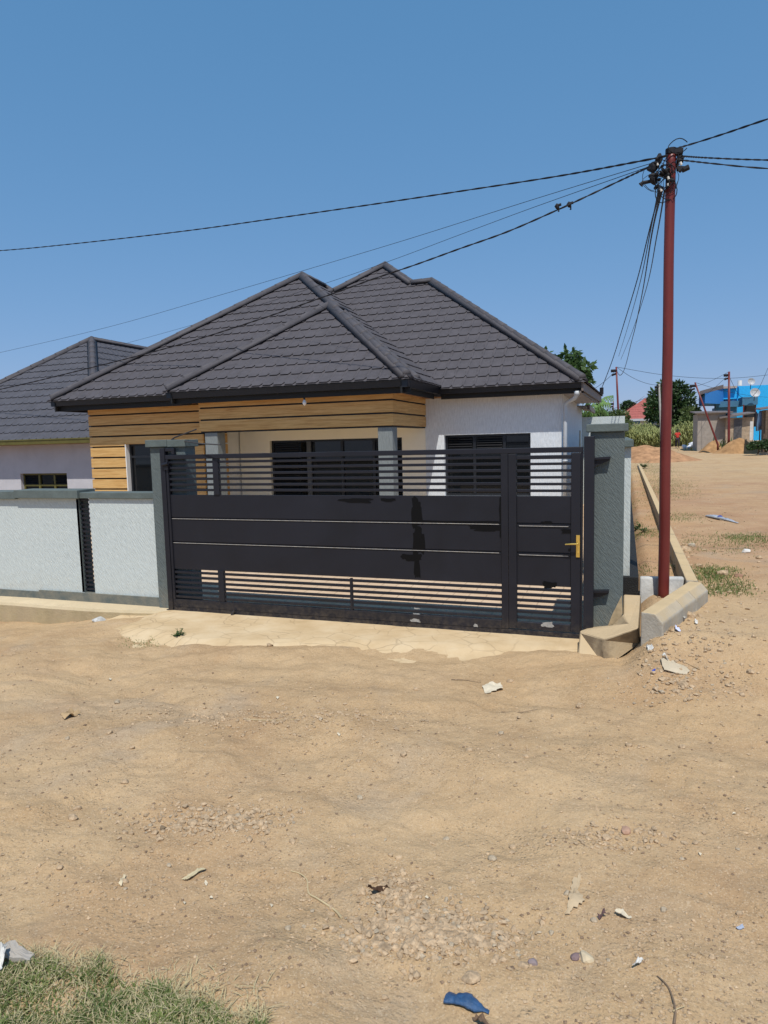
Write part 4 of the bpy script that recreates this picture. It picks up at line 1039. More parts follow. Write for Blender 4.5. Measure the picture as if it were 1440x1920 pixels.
# low green cover in front of maize
def blades(areas, N, hmin, hmax, w, seed, name, label, mt, lean=.5, kind='stuff', D=False):
    rng = np.random.RandomState(seed); b = MB(); cnt = 0
    for (poly, frac) in areas:
        (x0, y0, x1, y1) = poly
        for i in range(int(N*frac)):
            # clumped distribution
            cx_, cy_ = rng.uniform(x0, x1), rng.uniform(y0, y1)
            g_ = gpt(cx_, cy_) if i % 12 == 0 or cnt == 0 else g_
            cnt += 1
            sc = max(.04, (Vector(CAM)-g_).length*.012)
            x, y = g_.x+rng.normal()*sc, g_.y+rng.normal()*sc; z = float(gz(x, y))
            h_ = rng.uniform(hmin, hmax); a = rng.uniform(0, 6.28); d = Vector((math.cos(a), math.sin(a), 0)); s2 = Vector((-d.y, d.x, 0))*w*.5
            l_ = rng.uniform(.1, 1)*lean*h_; p = Vector((x, y, z-.003)); m1 = p+d*l_*.4+Vector((0,0,h_*.6)); e1 = p+d*l_+Vector((0,0,h_*rng.uniform(.7,1)))
            b.add([p-s2, p+s2, m1+s2*.8, m1-s2*.8, e1], [(0,1,2,3),(3,2,4)])
    o = b.build(name, mt, org=None); return tag(o, label, 'grass', kind=kind)
blades([((1190,868,1245,885),.25),((1215,880,1260,925),.3),((1300,1062,1370,1085),.2),((1320,1090,1395,1112),.12),((1185,990,1225,1005),.08),((1360,998,1440,1022),.15),((1185,935,1205,948),.03),((1180,1068,1215,1075),.03),((1240,960,1300,975),.08),((1220,900,1300,935),.2),((1290,1000,1420,1035),.08)], 8500, .012, .05, .008, 31, 'ground_weeds', 'sparse low weeds on the bare land right of the pole', GRASS, 1.2)
blades([((1185,818,1245,832),.3),((1318,838,1350,845),.3),((1300,833,1330,842),.25),((1345,828,1375,838),.2)], 1800, .12, .40, .03, 32, 'verge_plants', 'green plants at the far edge of the track', LEAFO, .8)
# foreground grass, bottom left
rng = np.random.RandomState(5)
def fgrass(N, hmin, hmax, w, seed, mt, name, label, lean, dens):
    rng = np.random.RandomState(seed); b = MB(); k = 0; tries = 0
    while k < N and tries < N*12:
        tries += 1
        px, py = rng.uniform(-60, 500), rng.uniform(1775, 2010)
        if py < dens(px): continue
        g0 = atZ(px, py, .03); x, y = g0[0], g0[1]
        cl = vnoise(x*5, y*5, 77)
        if rng.uniform() > .35+cl*1.1: continue
        z = float(gz(x, y)); h_ = rng.uniform(hmin, hmax)*(.5+cl*.8); a = rng.uniform(0, 6.28); d = Vector((math.cos(a), math.sin(a), 0)); s2 = Vector((-d.y, d.x, 0))*w*rng.uniform(.3,.7)
        l_ = rng.uniform(.2, 1)*lean*h_; p = Vector((x, y, z-.003)); m1 = p+d*l_*.35+Vector((0,0,h_*.55)); m2 = p+d*l_*.75+Vector((0,0,h_*.85)); e1 = p+d*l_*1.1+Vector((0,0,h_*.8))
        b.add([p-s2, p+s2, m1+s2*.9, m1-s2*.9, m2+s2*.6, m2-s2*.6, e1], [(0,1,2,3),(3,2,4,5),(5,4,6)]); k += 1
    return tag(b.build(name, mt), label, 'grass', kind='stuff')
edge = lambda px: 1808+max(0, px-200)*.42-(8 if px < 60 else 0)+10*math.sin(px*.06)
fgrass(9500, .012, .042, .0045, 1, GRASS, 'green_grass', 'green grass growing in the lower left corner', 1.6, edge)
fgrass(6500, .012, .045, .003, 2, STRAW, 'dry_grass', 'dry straw coloured grass mixed along the grass edge', 2.6, lambda px: edge(px)-26)
fgrass(900, .01, .03, .003, 6, STRAW, 'sparse_dry_grass', 'few dry blades thinning out above the grass corner', 3.0, lambda px: edge(px)-75)

# ------------------------------------------------------------------ stones
ico = bmesh.new(); bmesh.ops.create_icosphere(ico, subdivisions=1, radius=1)
IV = np.array([v.co[:] for v in ico.verts]); IF = np.array([[v.index for v in f.verts] for f in ico.faces]); ico.free()
def stone_verts(rng, p, s, flat=.6, ang=.28):
    v = IV.copy()*(1+rng.uniform(-ang, ang, (len(IV),1))); v = v*np.array([1, rng.uniform(.6,.95), flat*rng.uniform(.7,1.1)])*s
    # cut faces for an angular look
    for _ in range(5):
        n = rng.normal(size=3); n /= np.linalg.norm(n); d = v@n; lim = s*rng.uniform(.3,.62); v = v - np.outer(np.maximum(d-lim, 0), n)
    a = rng.uniform(0, 6.28); c, s_ = math.cos(a), math.sin(a); v = v@np.array([[c,s_,0],[-s_,c,0],[0,0,1]])
    return v+np.array(p)
def gravel(clusters, seed, name, label, mt):
    rng = np.random.RandomState(seed); VV = []; FF = []; n0 = 0
    for (px, py, sx, sy, N, smin, smax) in clusters:
        for i in range(N):
            qx, qy = px+rng.normal()*sx, py+rng.normal()*sy
            if qy < 1190 and qx < 1210: continue
            g0 = atZ(qx, max(qy, 880), .0 if qx < 1200 or qy > 1250 else .3); x, y = g0[0], g0[1]
            if x < -.02 and y > -.3: continue
            s = smin+(smax-smin)*rng.uniform()**2.4
            z = float(gz(x, y)); VV.append(stone_verts(rng, (x, y, z+s*.12), s)); FF.append(IF+n0); n0 += len(IV)
    b = MB(); b.v = np.concatenate(VV).tolist(); b.f = [tuple(f) for f in np.concatenate(FF).tolist()]; b.mi = [0]*len(b.f)
    return tag(b.build(name, mt), label, 'gravel', kind='stuff')
CL = [(800,1745,70,22,520,.008,.034),(740,1665,28,26,140,.008,.03),(400,1540,75,13,260,.007,.03),(720,1600,420,170,1600,.0015,.006),(1330,1000,80,60,420,.006,.03),(1250,930,40,40,160,.006,.03),(810,1745,90,28,800,.005,.027),(735,1670,30,30,260,.005,.026),(400,1540,85,16,420,.005,.026),(560,1350,150,13,460,.007,.028),(330,1345,90,12,160,.005,.02),(1130,1572,80,11,300,.005,.024),(1290,1220,70,40,380,.008,.035),
      (1260,1195,40,30,150,.008,.04),(720,1560,420,150,1500,.002,.009),(720,1350,420,60,900,.004,.012),(250,1620,160,90,600,.003,.012),(1320,960,70,60,260,.008,.035),(1330,1110,70,30,180,.01,.04),(1280,1040,20,30,80,.015,.05),(600,1440,420,60,500,.003,.012),(1160,1720,150,60,350,.003,.013),(1255,900,40,20,80,.01,.03),(230,1175,60,6,90,.006,.03)]
gravel(CL, 3, 'gravel', 'loose tan grit and small stones scattered over the dirt', STONE)
gravel([(820,1740,90,28,240,.004,.02),(400,1535,100,14,160,.004,.018),(720,1500,420,190,450,.002,.009),(1280,1220,70,40,120,.006,.025),(760,1700,60,40,100,.004,.015),(1260,1290,100,20,120,.004,.016)], 4, 'gravel', 'loose grey chippings among the dirt', STONEG)
OV = np.array([(1,0,0),(-1,0,0),(0,1,0),(0,-1,0),(0,0,1),(0,0,-1)], float); OF = np.array([(0,2,4),(2,1,4),(1,3,4),(3,0,4),(2,0,5),(1,2,5),(3,1,5),(0,3,5)])
def grit_field(N, seed, mt, name, label):
    rng = np.random.RandomState(seed)
    px = rng.uniform(-60, 1500, N*2); py = 1215+700*rng.uniform(0, 1, N*2)**.8
    keep = (vnoise(px/90., py/45., seed)*.7+vnoise(px/420., py/110., 5)*1.3)-.25 > rng.uniform(.1, 1.5, N*2)
    px, py = px[keep][:N], py[keep][:N]
    D_ = np.array([ray(a, b_) for a, b_ in zip(px, py)]); t_ = (.0-CAM[2])/D_[:,2]; P = CAM+D_*t_[:,None]
    ok = ~((P[:,0] < .4) & (P[:,1] > -1.15)); P = P[ok]; n = len(P); P[:,2] = gz(P[:,0], P[:,1])
    s_ = (.0022+.0085*rng.uniform(0, 1, n)**3.2)*(1+.35*np.clip(t_[ok]-3, 0, 5)/2)
    V_ = OV[None]*(1+rng.uniform(-.35, .35, (n, 6, 1)))*s_[:,None,None]; V_[:,:,2] *= .65
    a = rng.uniform(0, 6.28, n); c_, q_ = np.cos(a)[:,None], np.sin(a)[:,None]
    X_ = V_[:,:,0]*c_-V_[:,:,1]*q_; Y_ = V_[:,:,0]*q_+V_[:,:,1]*c_; V_ = np.stack([X_, Y_, V_[:,:,2]], 2)+P[:,None,:]+np.array([0,0,1])*s_[:,None,None]*.2
    b = MB(); b.v = V_.reshape(-1,3).tolist(); b.f = [tuple(f) for f in (OF[None]+np.arange(n)[:,None,None]*6).reshape(-1,3).tolist()]; b.mi = [0]*len(b.f)
    return tag(b.build(name, mt), label, 'gravel', kind='stuff')
grit_field(8500, 71, STONE, 'tan_grit', 'fine tan grit strewn over the dirt road')
grit_field(1600, 72, M_simple('dark grit', (.22,.15,.095), .9, .3, 30), 'dark_grit', 'fine dark crumbs of soil strewn over the dirt road')
def rock(px, py, wpx, label, mt=STONE, seed=0, flat=.6, group=None, cat='stone', name='stone'):
    p = gpt(px, py); D = (Vector(CAM)-p).length; s = wpx/2/F*D
    bm = bmesh.new(); bmesh.ops.create_icosphere(bm, subdivisions=2, radius=1)
    v = np.array([q.co[:] for q in bm.verts]); fa = [[q.index for q in f.verts] for f in bm.faces]; bm.free()
    rng = np.random.RandomState(seed*13+5)
    v = v*np.array([1, .75, flat])*s
    for _ in range(9):
        n = rng.normal(size=3); n /= np.linalg.norm(n); d = v@n; lim = s*rng.uniform(.4,.75); v = v-np.outer(np.maximum(d-lim,0), n)
    v += rng.normal(size=v.shape)*s*.02
    a = rng.uniform(-.5,.5); c, s_ = math.cos(a), math.sin(a); v = v@np.array([[c,s_,0],[-s_,c,0],[0,0,1]])
    v += np.array(p)+np.array([0,0,s*flat*.30]); b = MB(); b.add(v.tolist(), fa)
    return tag(b.build(name, mt, org=tuple(p)), label, cat, group)
BIG = [(883,1830,36,'largest pale stone in front, just above the blue bottle',STONE),(1096,1790,30,'cream stone lying beside a dark purple one',M_simple('cream stone',(.55,.45,.30),.9,.15)),(1078,1785,20,'dark purple stone touching the cream stone',M_simple('purple stone',(.20,.14,.14),.9,.2)),
 (998,1798,20,'small purplish stone left of the cream stone',M_simple('mauve stone',(.25,.20,.20),.9,.2)),(763,1727,20,'dark grey stone at the left of the gravel heap',STONEG),(886,1768,18,'squared pale stone below the gravel heap',STONE),(305,1546,15,'dark brown stone in the left gravel streak',M_simple('brown stone',(.18,.13,.08),.9,.2)),
 (362,1543,20,'pale stone in the left gravel streak',STONE),(383,1545,20,'flat tan stone right of the pale one in the left gravel streak',STONE),(1137,1572,18,'pale rounded stone at the right wash channel',STONE),(1174,1560,24,'pinkish stone at the right wash channel',M_simple('pink stone',(.42,.26,.18),.9,.2)),(923,1607,16,'lone grey stone in the middle of the road',STONEG),
 (730,1838,10,'tiny pale stone by the bottom gravel',STONE),(185,1165,28,'broken slab piece at the end of the concrete ledge',CONCW),(1088,1312,18,'brown stone on the road below the corner block',STONE),(506,1208,16,'brown clod at the edge of the apron',STONE),(1282,1290,26,'flat pale stone beside the torn cardboard',STONE),(1290,1152,26,'stone beside the road edge below the kerb corner',STONE),
 (1240,1300,14,'grey lump near the cardboard',STONEG),(1262,1183,26,'tan rock at the foot of the front kerb',STONE),(1285,1030,22,'brown rock outside the long kerb',STONE),(1297,1022,16,'pale rock behind the brown one by the long kerb',M_simple('pale rock',(.5,.42,.3),.9,.2)),(1357,1075,24,'tan rock in the weeds',STONE),(1386,1078,16,'reddish rock at the edge of the weeds',M_simple('reddish rock',(.34,.2,.13),.9,.2)),(1422,1043,14,'small brown rock near the right edge',STONE),(1399,1033,18,'white rock on the bare land',M_simple('white rock',(.62,.60,.56),.9,.1)),(1310,1060,14,'small rock beside the kerb corner weeds',STONE),(360,1518,14,'pale chip above the left gravel streak',STONE),(135,1537,20,'half buried clod at the left',STONE),(290,1555,14,'small clod left of the gravel streak',STONE)]
for i, (px, py, w_, lab, mt) in enumerate(BIG): rock(px, py, w_, lab, mt, i+1)
rng = np.random.RandomState(99)
for i in range(90):
    if i < 60: px, py = rng.uniform(20, 1420), rng.uniform(1260, 1900)
    elif i < 85: px, py = rng.normal(810, 90), rng.normal(1745, 28)
    elif i < 97: px, py = rng.normal(400, 100), rng.normal(1540, 14)
    else: px, py = rng.normal(1300, 60), rng.normal(1180, 60)
    if py < 1190 and px < 1230 or px > 1430 or py < 1080: continue
    if px < 480 and py > 1780: continue
    rock(px, py, rng.uniform(8, 16), 'small loose stone lying on the bare dirt road', STONE if rng.uniform() < .75 else STONEG, 200+i, group='small loose stones on the road')

# ------------------------------------------------------------------ litter
def sheet(pxs, label, mt, name='paper_scrap', cat='litter', lift=.004, curl=.012, seed=0, th=.003):
    """irregular thin scrap lying on the ground; outline given by picture points"""
    P = [gpt(x, y) for x, y in pxs]; rng = np.random.RandomState(seed); c = sum(P, Vector())/len(P)
    size = max((p-c).length for p in P); Q = []
    for i in range(len(P)):
        a, e = P[i], P[(i+1) % len(P)]; m = 5
        for k in range(m):
            j = Vector((rng.uniform(-1,1), rng.uniform(-1,1), 0))*size*(.07 if k else .03); Q.append(a.lerp(e, k/m)+j)
    n = len(Q); rings = [1.0, .72, .42]; topv = []; ph = rng.uniform(0, 6, 3)
    for f in rings:
        for i, q in enumerate(Q):
            x, y = c.x+(q.x-c.x)*f, c.y+(q.y-c.y)*f; u, v = (x-c.x)/size, (y-c.y)/size
            hh = curl*(.45+.35*math.sin(3.1*u+ph[0])+.25*math.sin(5.3*v+ph[1])+.18*math.sin(9*u*v+7*u+ph[2])+rng.uniform(-.07,.07))
            topv.append(Vector((x, y, float(gz(x, y))+lift+max(0, hh))))
    cv = Vector((c.x, c.y, float(gz(c.x, c.y))+lift+curl*.5)); topv.append(cv)
    dz = Vector((0,0,th)); N = len(topv); vs = [t_+dz for t_ in topv]+topv
    fs = []
    for r_ in range(2):
        for i in range(n): fs.append((r_*n+i, r_*n+(i+1) % n, (r_+1)*n+(i+1) % n, (r_+1)*n+i))
    fs += [(2*n+i, 2*n+(i+1) % n, N-1) for i in range(n)]
    fs += [tuple(N+k for k in reversed(f)) for f in fs]
    fs += [(i, N+i, N+(i+1) % n, (i+1) % n) for i in range(n)]
    b = MB(); b.add(vs, fs); return tag(b.build(name, mt, org=tuple(c), smooth=False), label, cat)
sheet([(904,1281),(918,1272),(938,1274),(944,1282),(930,1287),(912,1291)], 'folded cream paper scrap on the road before the gate', PAPER, seed=1, curl=.02)
sheet([(1238,1248),(1262,1244),(1293,1262),(1288,1268),(1244,1268)], 'torn cardboard piece near the corner', M_simple('cardboard', (.50,.42,.30), .9, .12), 'cardboard', seed=2, curl=.03)
sheet([(1240,1246),(1250,1244),(1254,1249),(1243,1252)], 'white scrap on the torn cardboard', WHITEL, 'plastic_scrap', seed=3, curl=.05, lift=.03)
sheet([(1211,1217),(1220,1215),(1226,1224),(1218,1228),(1212,1224)], 'crumpled white scrap below the corner block', WHITEL, 'plastic_scrap', seed=4, curl=.05)
sheet([(1276,1150),(1286,1158),(1284,1162),(1277,1158)], 'white scrap at the foot of the front kerb stones', WHITEL, 'plastic_scrap', seed=5, curl=.05)
sheet([(1303,1160),(1308,1160),(1308,1167),(1303,1166)], 'small white square scrap right of the front kerb', WHITEL, 'plastic_scrap', seed=6, curl=.04)
sheet([(1265,1182),(1273,1181),(1276,1187),(1267,1189)], 'small bluish white scrap under the kerb', M_simple('pale blue scrap', (.55,.58,.75), .6, .1), 'plastic_scrap', seed=7, curl=.05)
sheet([(1222,1267),(1229,1266),(1229,1271),(1223,1271)], 'tiny blue bottle cap scrap near the cardboard', M_simple('blue cap', (.06,.10,.45), .4, .1), 'plastic_scrap', seed=8, curl=.02)
sheet([(1070,1672),(1078,1650),(1088,1640),(1080,1668),(1097,1688),(1075,1700),(1060,1712),(1068,1690)], 'muddy crumpled rag pressed into the dirt', M_simple('muddy cloth', (.46,.35,.22), .9, .15), 'rag', seed=9, curl=.018)
sheet([(1152,1714),(1168,1712),(1185,1722),(1165,1723)], 'pale torn shred beside dark leaf bits', PAPER, 'paper_scrap', seed=10, curl=.02)
sheet([(1120,1716),(1132,1712),(1138,1718),(1124,1722)], 'dark purple leaf bit left of the pale shred', M_simple('dark leaf', (.12,.07,.07), .8, .2), 'dry_leaf', seed=11, curl=.03)
sheet([(690,1674),(700,1670),(712,1668),(728,1662),(716,1674),(700,1682)], 'curled dark brown bark strip above the gravel heap', M_simple('dark bark', (.08,.04,.02), .8, .2), 'bark_strip', seed=12, curl=.05)
sheet([(115,1354),(132,1346),(152,1344),(138,1354),(122,1358)], 'curled brown leaf strip on the left of the road', M_simple('tan leaf', (.40,.28,.15), .8, .2), 'dry_leaf', seed=13, curl=.06)
sheet([(885,1902),(905,1905),(930,1918),(900,1922)], 'brown bark piece at the bottom edge below the bottle', M_simple('brown bark', (.16,.10,.06), .8, .2), 'bark_strip', seed=14, curl=.03)
sheet([(0,1800),(20,1796),(66,1806),(58,1818),(20,1816),(0,1812)], 'flat grey stone slab at the left edge above the grass', M_simple('slab grey', (.36,.33,.29), .9, .1), 'stone_slab', seed=15, curl=.03, th=.02)
sheet([(-8,1818),(18,1814),(12,1832),(2,1846),(-8,1846)], 'white plastic scrap at the left edge over the grass', WHITEL, 'plastic_scrap', seed=16, curl=.06, lift=.03)
sheet([(1380,1730),(1392,1728),(1396,1733),(1384,1735)], 'faint blue chip pressed in the dirt at the lower right', M_simple('dusty blue', (.34,.38,.46), .8, .1), 'plastic_scrap', seed=17, curl=.005)
sheet([(1186,1815),(1196,1806),(1207,1803),(1200,1812),(1190,1818)], 'white sliver on the mound at the lower right', WHITEL, 'plastic_scrap', seed=18, curl=.02)
sheet([(340,1640),(370,1620),(385,1618),(372,1628),(350,1642)], 'pale dry leaf shred on the left part of the road', M_simple('straw leaf', (.55,.46,.28), .9, .1), 'dry_leaf', seed=19, curl=.012)
sheet([(222,1658),(232,1640),(236,1641),(228,1660)], 'short straw coloured stalk piece at the left', M_simple('straw bit', (.60,.50,.33), .9, .1), 'dry_leaf', seed=20, curl=.012)
for i, (px, py) in enumerate([(205,1261),(395,1673),(508,1688),(1312,1604),(1376,1530),(800,1680),(635,1382),(520,1311),(385,1645),(345,1685)]):
    p_ = [(px-3, py), (px, py-2), (px+4, py), (px+1, py+3)]
    sheet(p_, 'tiny pale fleck on the bare dirt road', PAPER, 'litter_fleck', seed=30+i, curl=.006)['group'] = 'pale flecks on the road'
def stick(pxs, r, label, mt, name='stick', lift=.006):
    P = [gpt(x, y, lift) for x, y in pxs]; b = MB(); P = catmull(P, 6); n = len(P)
    b.tube(P, [r*(1-.6*i/n) for i in range(n)], 6); return tag(b.build(name, mt, org=tuple(P[0])), label, 'stick')
TWIG = M_simple('dry twig', (.48,.38,.22), .9, .15); DTW = M_simple('dark twig', (.20,.14,.09), .9, .2)
stick([(640,1715),(628,1698),(605,1682),(592,1670),(578,1660),(575,1638),(562,1628),(545,1624)], .006, 'pale curved dry stalk lying left of the gravel heap', TWIG)
stick([(1264,1920),(1266,1890),(1256,1858),(1244,1842),(1232,1830)], .005, 'bent dark twig at the bottom right', DTW)
stick([(1262,1898),(1272,1892),(1284,1886)], .003, 'small side twig beside the bent dark twig', TWIG)
stick([(1312,1256),(1290,1246),(1266,1236)], .007, 'straight brown stick beside the cardboard', M_simple('stick brown', (.40,.28,.16), .8, .15))
stick([(846,1270),(870,1270),(902,1271)], .004, 'thin dark stick on the road before the gate', DTW)
stick([(940,1328),(975,1332),(1008,1330)], .004, 'grey stick on the road below the folded paper', DTW)
stick([(462,1352),(500,1356),(560,1354)], .005, 'long pale straw in the road gravel', TWIG)
stick([(1330,963),(1350,968),(1368,972)], .006, 'thin stick beside the flattened grey bottle', DTW)
# crushed bottles
def bottle(pa, pb, w0, label, mt, capm=None, seed=0, flat=.45):
    A_, B_ = gpt(*pa), gpt(*pb); d = (B_-A_); L = d.length; d.normalize(); s = Vector((-d.y, d.x, 0)).normalized(); rng = np.random.RandomState(seed); b = MB(); n = 22; m_ = 14; vs = []
    for i in range(n):
        t_ = i/(n-1); r_ = w0*(1 if t_ < .72 else mix(1, .38, min(1, (t_-.72)/.18)))*(.82+.25*math.sin(t_*9+seed)*.5+.06*rng.uniform(-1,1))
        if t_ < .04: r_ *= .75
        c = A_+d*L*t_; zc_ = float(gz(c.x, c.y))
        for k in range(m_):
            w_ = 2*math.pi*k/m_; dent = 1+.10*math.sin(3*w_+t_*14)+.06*rng.uniform(-1,1)
            vs.append(c+s*(r_*math.cos(w_)*dent)+Vector((0,0,-c.z+zc_+r_*flat*(1+math.sin(w_)*dent))))
    fs = [(i*m_+k, i*m_+(k+1) % m_, (i+1)*m_+(k+1) % m_, (i+1)*m_+k) for i in range(n-1) for k in range(m_)]+[tuple(range(m_)), tuple(range((n-1)*m_, n*m_))]
    b.add(vs, fs); t_ = root('plastic_bottle', tuple(A_), label, 'bottle'); o = b.build('bottle_body', mt, t_, smooth=True)
    if capm:
        c = A_+d*L*.45; zc_ = float(gz(c.x, c.y)); b = MB(); b.tube([c-d*.01+Vector((0,0,w0*flat)), c+d*.012+Vector((0,0,w0*flat))], w0*.8, 12); b.build('bottle_label', capm, t_)
    return t_
def crumple(name, c):
    mt = M_simple(name, c, .38, .35, 25, spec=.5); NT(mt).bump(NT(mt).noise(38, 5, .7), .8, .012); return mt
bottle((834,1864), (917,1886), .034, 'crushed dusty blue plastic bottle lying at the bottom of the road', crumple('crushed blue plastic', (.025,.075,.17)), None, 3, .42)
bottle((1325,967), (1383,980), .075, 'flattened grey plastic bottle with blue band on the bare land', crumple('clear grey plastic', (.38,.41,.46)), M_simple('blue label', (.06,.10,.35), .5, .2), 5, .5)
# little plants
def sprout(px, py, s, n, seed, label, mt=LEAFB):
    p = gpt(px, py); rng = np.random.RandomState(seed); t_ = root('weed_plant', tuple(p), label, 'weed'); b = MB(); st = MB()
    for i in range(n):
        a = rng.uniform(0, 6.28); d = Vector((math.cos(a), math.sin(a), 0)); L = s*rng.uniform(.5,1); e1 = p+d*L*rng.uniform(.3,.9)+Vector((0,0,L*rng.uniform(.4,1)))
        st.tube([p, p.lerp(e1,.5)+Vector((0,0,L*.1)), e1], .0025, 4)
        for k in range(7):
            q = p.lerp(e1, .35+.1*k); a2 = rng.uniform(0,6.28); d2 = Vector((math.cos(a2), math.sin(a2), rng.uniform(-.1,.7))).normalized(); s2 = d2.cross(Vector((0,0,1))).normalized()*s*.07; l2 = s*rng.uniform(.2,.34)
            b.add([q, q+d2*l2*.5+s2, q+d2*l2, q+d2*l2*.5-s2], [(0,1,2,3)])
    b.build('leaves', mt, t_); st.build('stems', mt, t_)
sprout(334, 1191, .13, 16, 1, 'small green leafy weed growing at the edge of the gate apron')
sprout(2, 1157, .08, 8, 2, 'tiny green weed under the ledge at the left edge')
sprout(1207, 878, .5, 14, 3, 'leafy green weed at the far end of the long kerb')
sprout(1268, 1065, .16, 10, 4, 'green weed inside the kerb corner right of the red pole', LEAFB)
sprout(1192, 992, .25, 10, 5, 'dark green weed between side wall and kerb', LEAFB)
sprout(1206, 995, .2, 8, 6, 'smaller dark green weed right of its twin between wall and kerb', LEAFB)
blades([((250,1188,300,1200),1.0)], 240, .01, .03, .006, 41, 'weed_patch', 'sparse green creeping weeds left of the small plant', GRASS, 1.5)

# ------------------------------------------------------------------ mounds
def mound(cx_, cy_, rx, ry, h_, mt, name, label, seed=0, cat='dirt mound'):
    n = 26; m_ = 40; vs = []; fs = []; z0 = float(gbase(cx_, cy_))
    for i in range(n+1):
        r_ = i/n
        for k in range(m_):
            w_ = 2*math.pi*k/m_; wob = 1+.16*float(vnoise(3+math.cos(w_)*1.5, 3+math.sin(w_)*1.5, seed)-.5)*2
            x, y = cx_+rx*r_*wob*math.cos(w_), cy_+ry*r_*wob*math.sin(w_)
            z = float(gbase(x, y))+h_*(1-ss(0,1,r_))+h_*.16*float(fbm(x*1.6, y*1.6, seed, 4))*(1-r_)-.05-.05*r_
            vs.append((x, y, z))
    fs = [(i*m_+k, i*m_+(k+1) % m_, (i+1)*m_+(k+1) % m_, (i+1)*m_+k) for i in range(n) for k in range(m_)]
    b = MB(); b.add(vs, fs); o = b.build(name, mt, org=(cx_, cy_, z0), smooth=True)
    return tag(o, label, cat)
p = gpt(1212, 868); mound(p.x, p.y+3.5, 4.2, 3.6, .95, REDDIRT, 'dirt_mound', 'orange brown dirt mound across the path beyond the kerb', 1)
p = Vector(atD(1385, 838, 49)); mound(p.x, p.y, 1.9, 1.6, 1.05, SAND, 'sand_heap', 'orange sand heap in front of the shed', 2, 'sand heap')
p = Vector(atD(1340, 832, 51.5)); mound(p.x, p.y, 1.5, 1.2, .9, SAND, 'sand_heap', 'smaller orange heap against the grey outbuilding by the leaning pole', 3, 'sand heap')

# ------------------------------------------------------------------ distant buildings
def pbox(b, x0, y0, x1, y1, D, dep, base=False):
    """box whose front stands on a plane of constant Y, sized by picture points"""
    k = atD((x0+x1)/2, (y0+y1)/2, D)[1]
    a, c = atY(x0, (y0+y1)/2, k), atY(x1, (y0+y1)/2, k); t_ = atY((x0+x1)/2, y0, k)[2]; bo = atY((x0+x1)/2, y1, k)[2]
    if base: bo = float(gbase(a[0], k))-.3
    b.box(a[0], c[0], k, k+dep, bo, t_); return a[0], c[0], k, bo, t_
# red roofed house
D = 82; k = atD(1215, 790, D)[1]
e0, e1 = atY(1150, 785, k), atY(1256, 785, k)
rh = root('far_house', (float((e0[0]+e1[0])/2), k+4, float(gbase(e0[0], k))), 'blue walled house with red tiled hip roof beyond the maize', 'house')
hx_ = (e1[0]-e0[0])/2; tp = atY(1212, 742, k+hx_*.8); zt_ = tp[2]
ez = e1[2]+.1
c0, c1, c2_, c3 = (e0[0], k, ez), (e1[0], k, ez), (e1[0], k+2*hx_, ez), (e0[0], k+2*hx_, ez)
a1, a2 = (tp[0]-.2, k+hx_*.8, zt_), (tp[0]+1.3, k+hx_, zt_)
tile_face(c0, c1, [a2, a1], RROOF, 'roof', rh, 51, tw=.33, tc=.45); tile_face(c3, c0, [a1], RROOF, 'roof', rh, 52, tw=.33, tc=.45); tile_face(c1, c2_, [a2], RROOF, 'roof', rh, 53, tw=.33, tc=.45)
b = MB(); b.box(e0[0]-.1, e1[0]+.1, k-.08, k, ez-.25, ez+.02); b.build('gutter', PLASTW, rh)
b = MB(); b.box(e0[0]+.7, e1[0]-.7, k+.7, k+8, float(gbase(e0[0], k))-.5, ez-.1); b.build('wall', M_simple('dull blue wall', (.12,.28,.48), .8, .1), rh)
b = MB(); b.box(e0[0]+.65, e1[0]-.65, k+.62, k+.69, atY(1210, 800, k)[2], atY(1210, 795, k)[2]+.05); b.build('white_band', WHITEP, rh)
b = MB(); q = atY(1207, 794, k+.7); b.box(q[0]-.4, q[0]+.4, k+.6, k+.68, q[2]-.1, q[2]+.35); b.build('window', WHITEP, rh)
b = MB(); pbox(b, 1150, 800, 1250, 830, 76, .3, True); tag(b.build('brick_wall', M_simple('red brick', (.30,.13,.07), .9, .25, 20), org=tuple(foot(1210, 76))), 'low red brick wall behind the maize', 'wall')
# blue building on the right
bb = root('blue_building', tuple(foot(1390, 72)), 'bright blue flat roofed building with satellite dishes at the right', 'building')
CY = M_simple('bright cyan paint', (.02,.40,.80), .7, .12, 6); MBL = M_simple('mid blue paint', (.03,.20,.55), .7, .1, 5); DBL = M_simple('slate blue paint', (.05,.16,.27), .7, .1, 5)
b = MB(); x0, x1, k, z0, z1 = pbox(b, 1382, 722, 1475, 800, 72, 8, True)
b.build('main_wall', CY, bb)
b = MB(); pbox(b, 1356, 728, 1381.7, 748, 71, 5); b.build('upper_wall', CY, bb)
b = MB(); q0 = atD(1322, 738, 66); q1 = atD(1357, 728, 71)
zt_, zb_ = q0[2], atD(1322, 756, 66)[2]
b.solid8([(q0[0],q0[1],zb_),(q1[0],q1[1],zb_+.1),(q1[0],q1[1],q1[2]),(q0[0],q0[1],zt_)], [(q0[0]+.1,q0[1]+7,zb_),(q1[0],q1[1]+5,zb_+.1),(q1[0],q1[1]+5,q1[2]),(q0[0]+.1,q0[1]+7,zt_)]); b.build('balcony_wall', MBL, bb)
b = MB(); dz = .35
b.solid8([(q0[0]-.5,q0[1]-.5,zt_-.12),(q1[0]-.1,q1[1]-.6,q1[2]-.05),(q1[0]-.1,q1[1]-.6,q1[2]+dz),(q0[0]-.5,q0[1]-.5,zt_+dz*.7)], [(q0[0]+.1,q0[1]+7,zt_-.1),(q1[0],q1[1]+5,q1[2]),(q1[0],q1[1]+5,q1[2]+dz),(q0[0]+.1,q0[1]+7,zt_+dz*.7)])
b.build('balcony_roof', FASCIAB, bb)
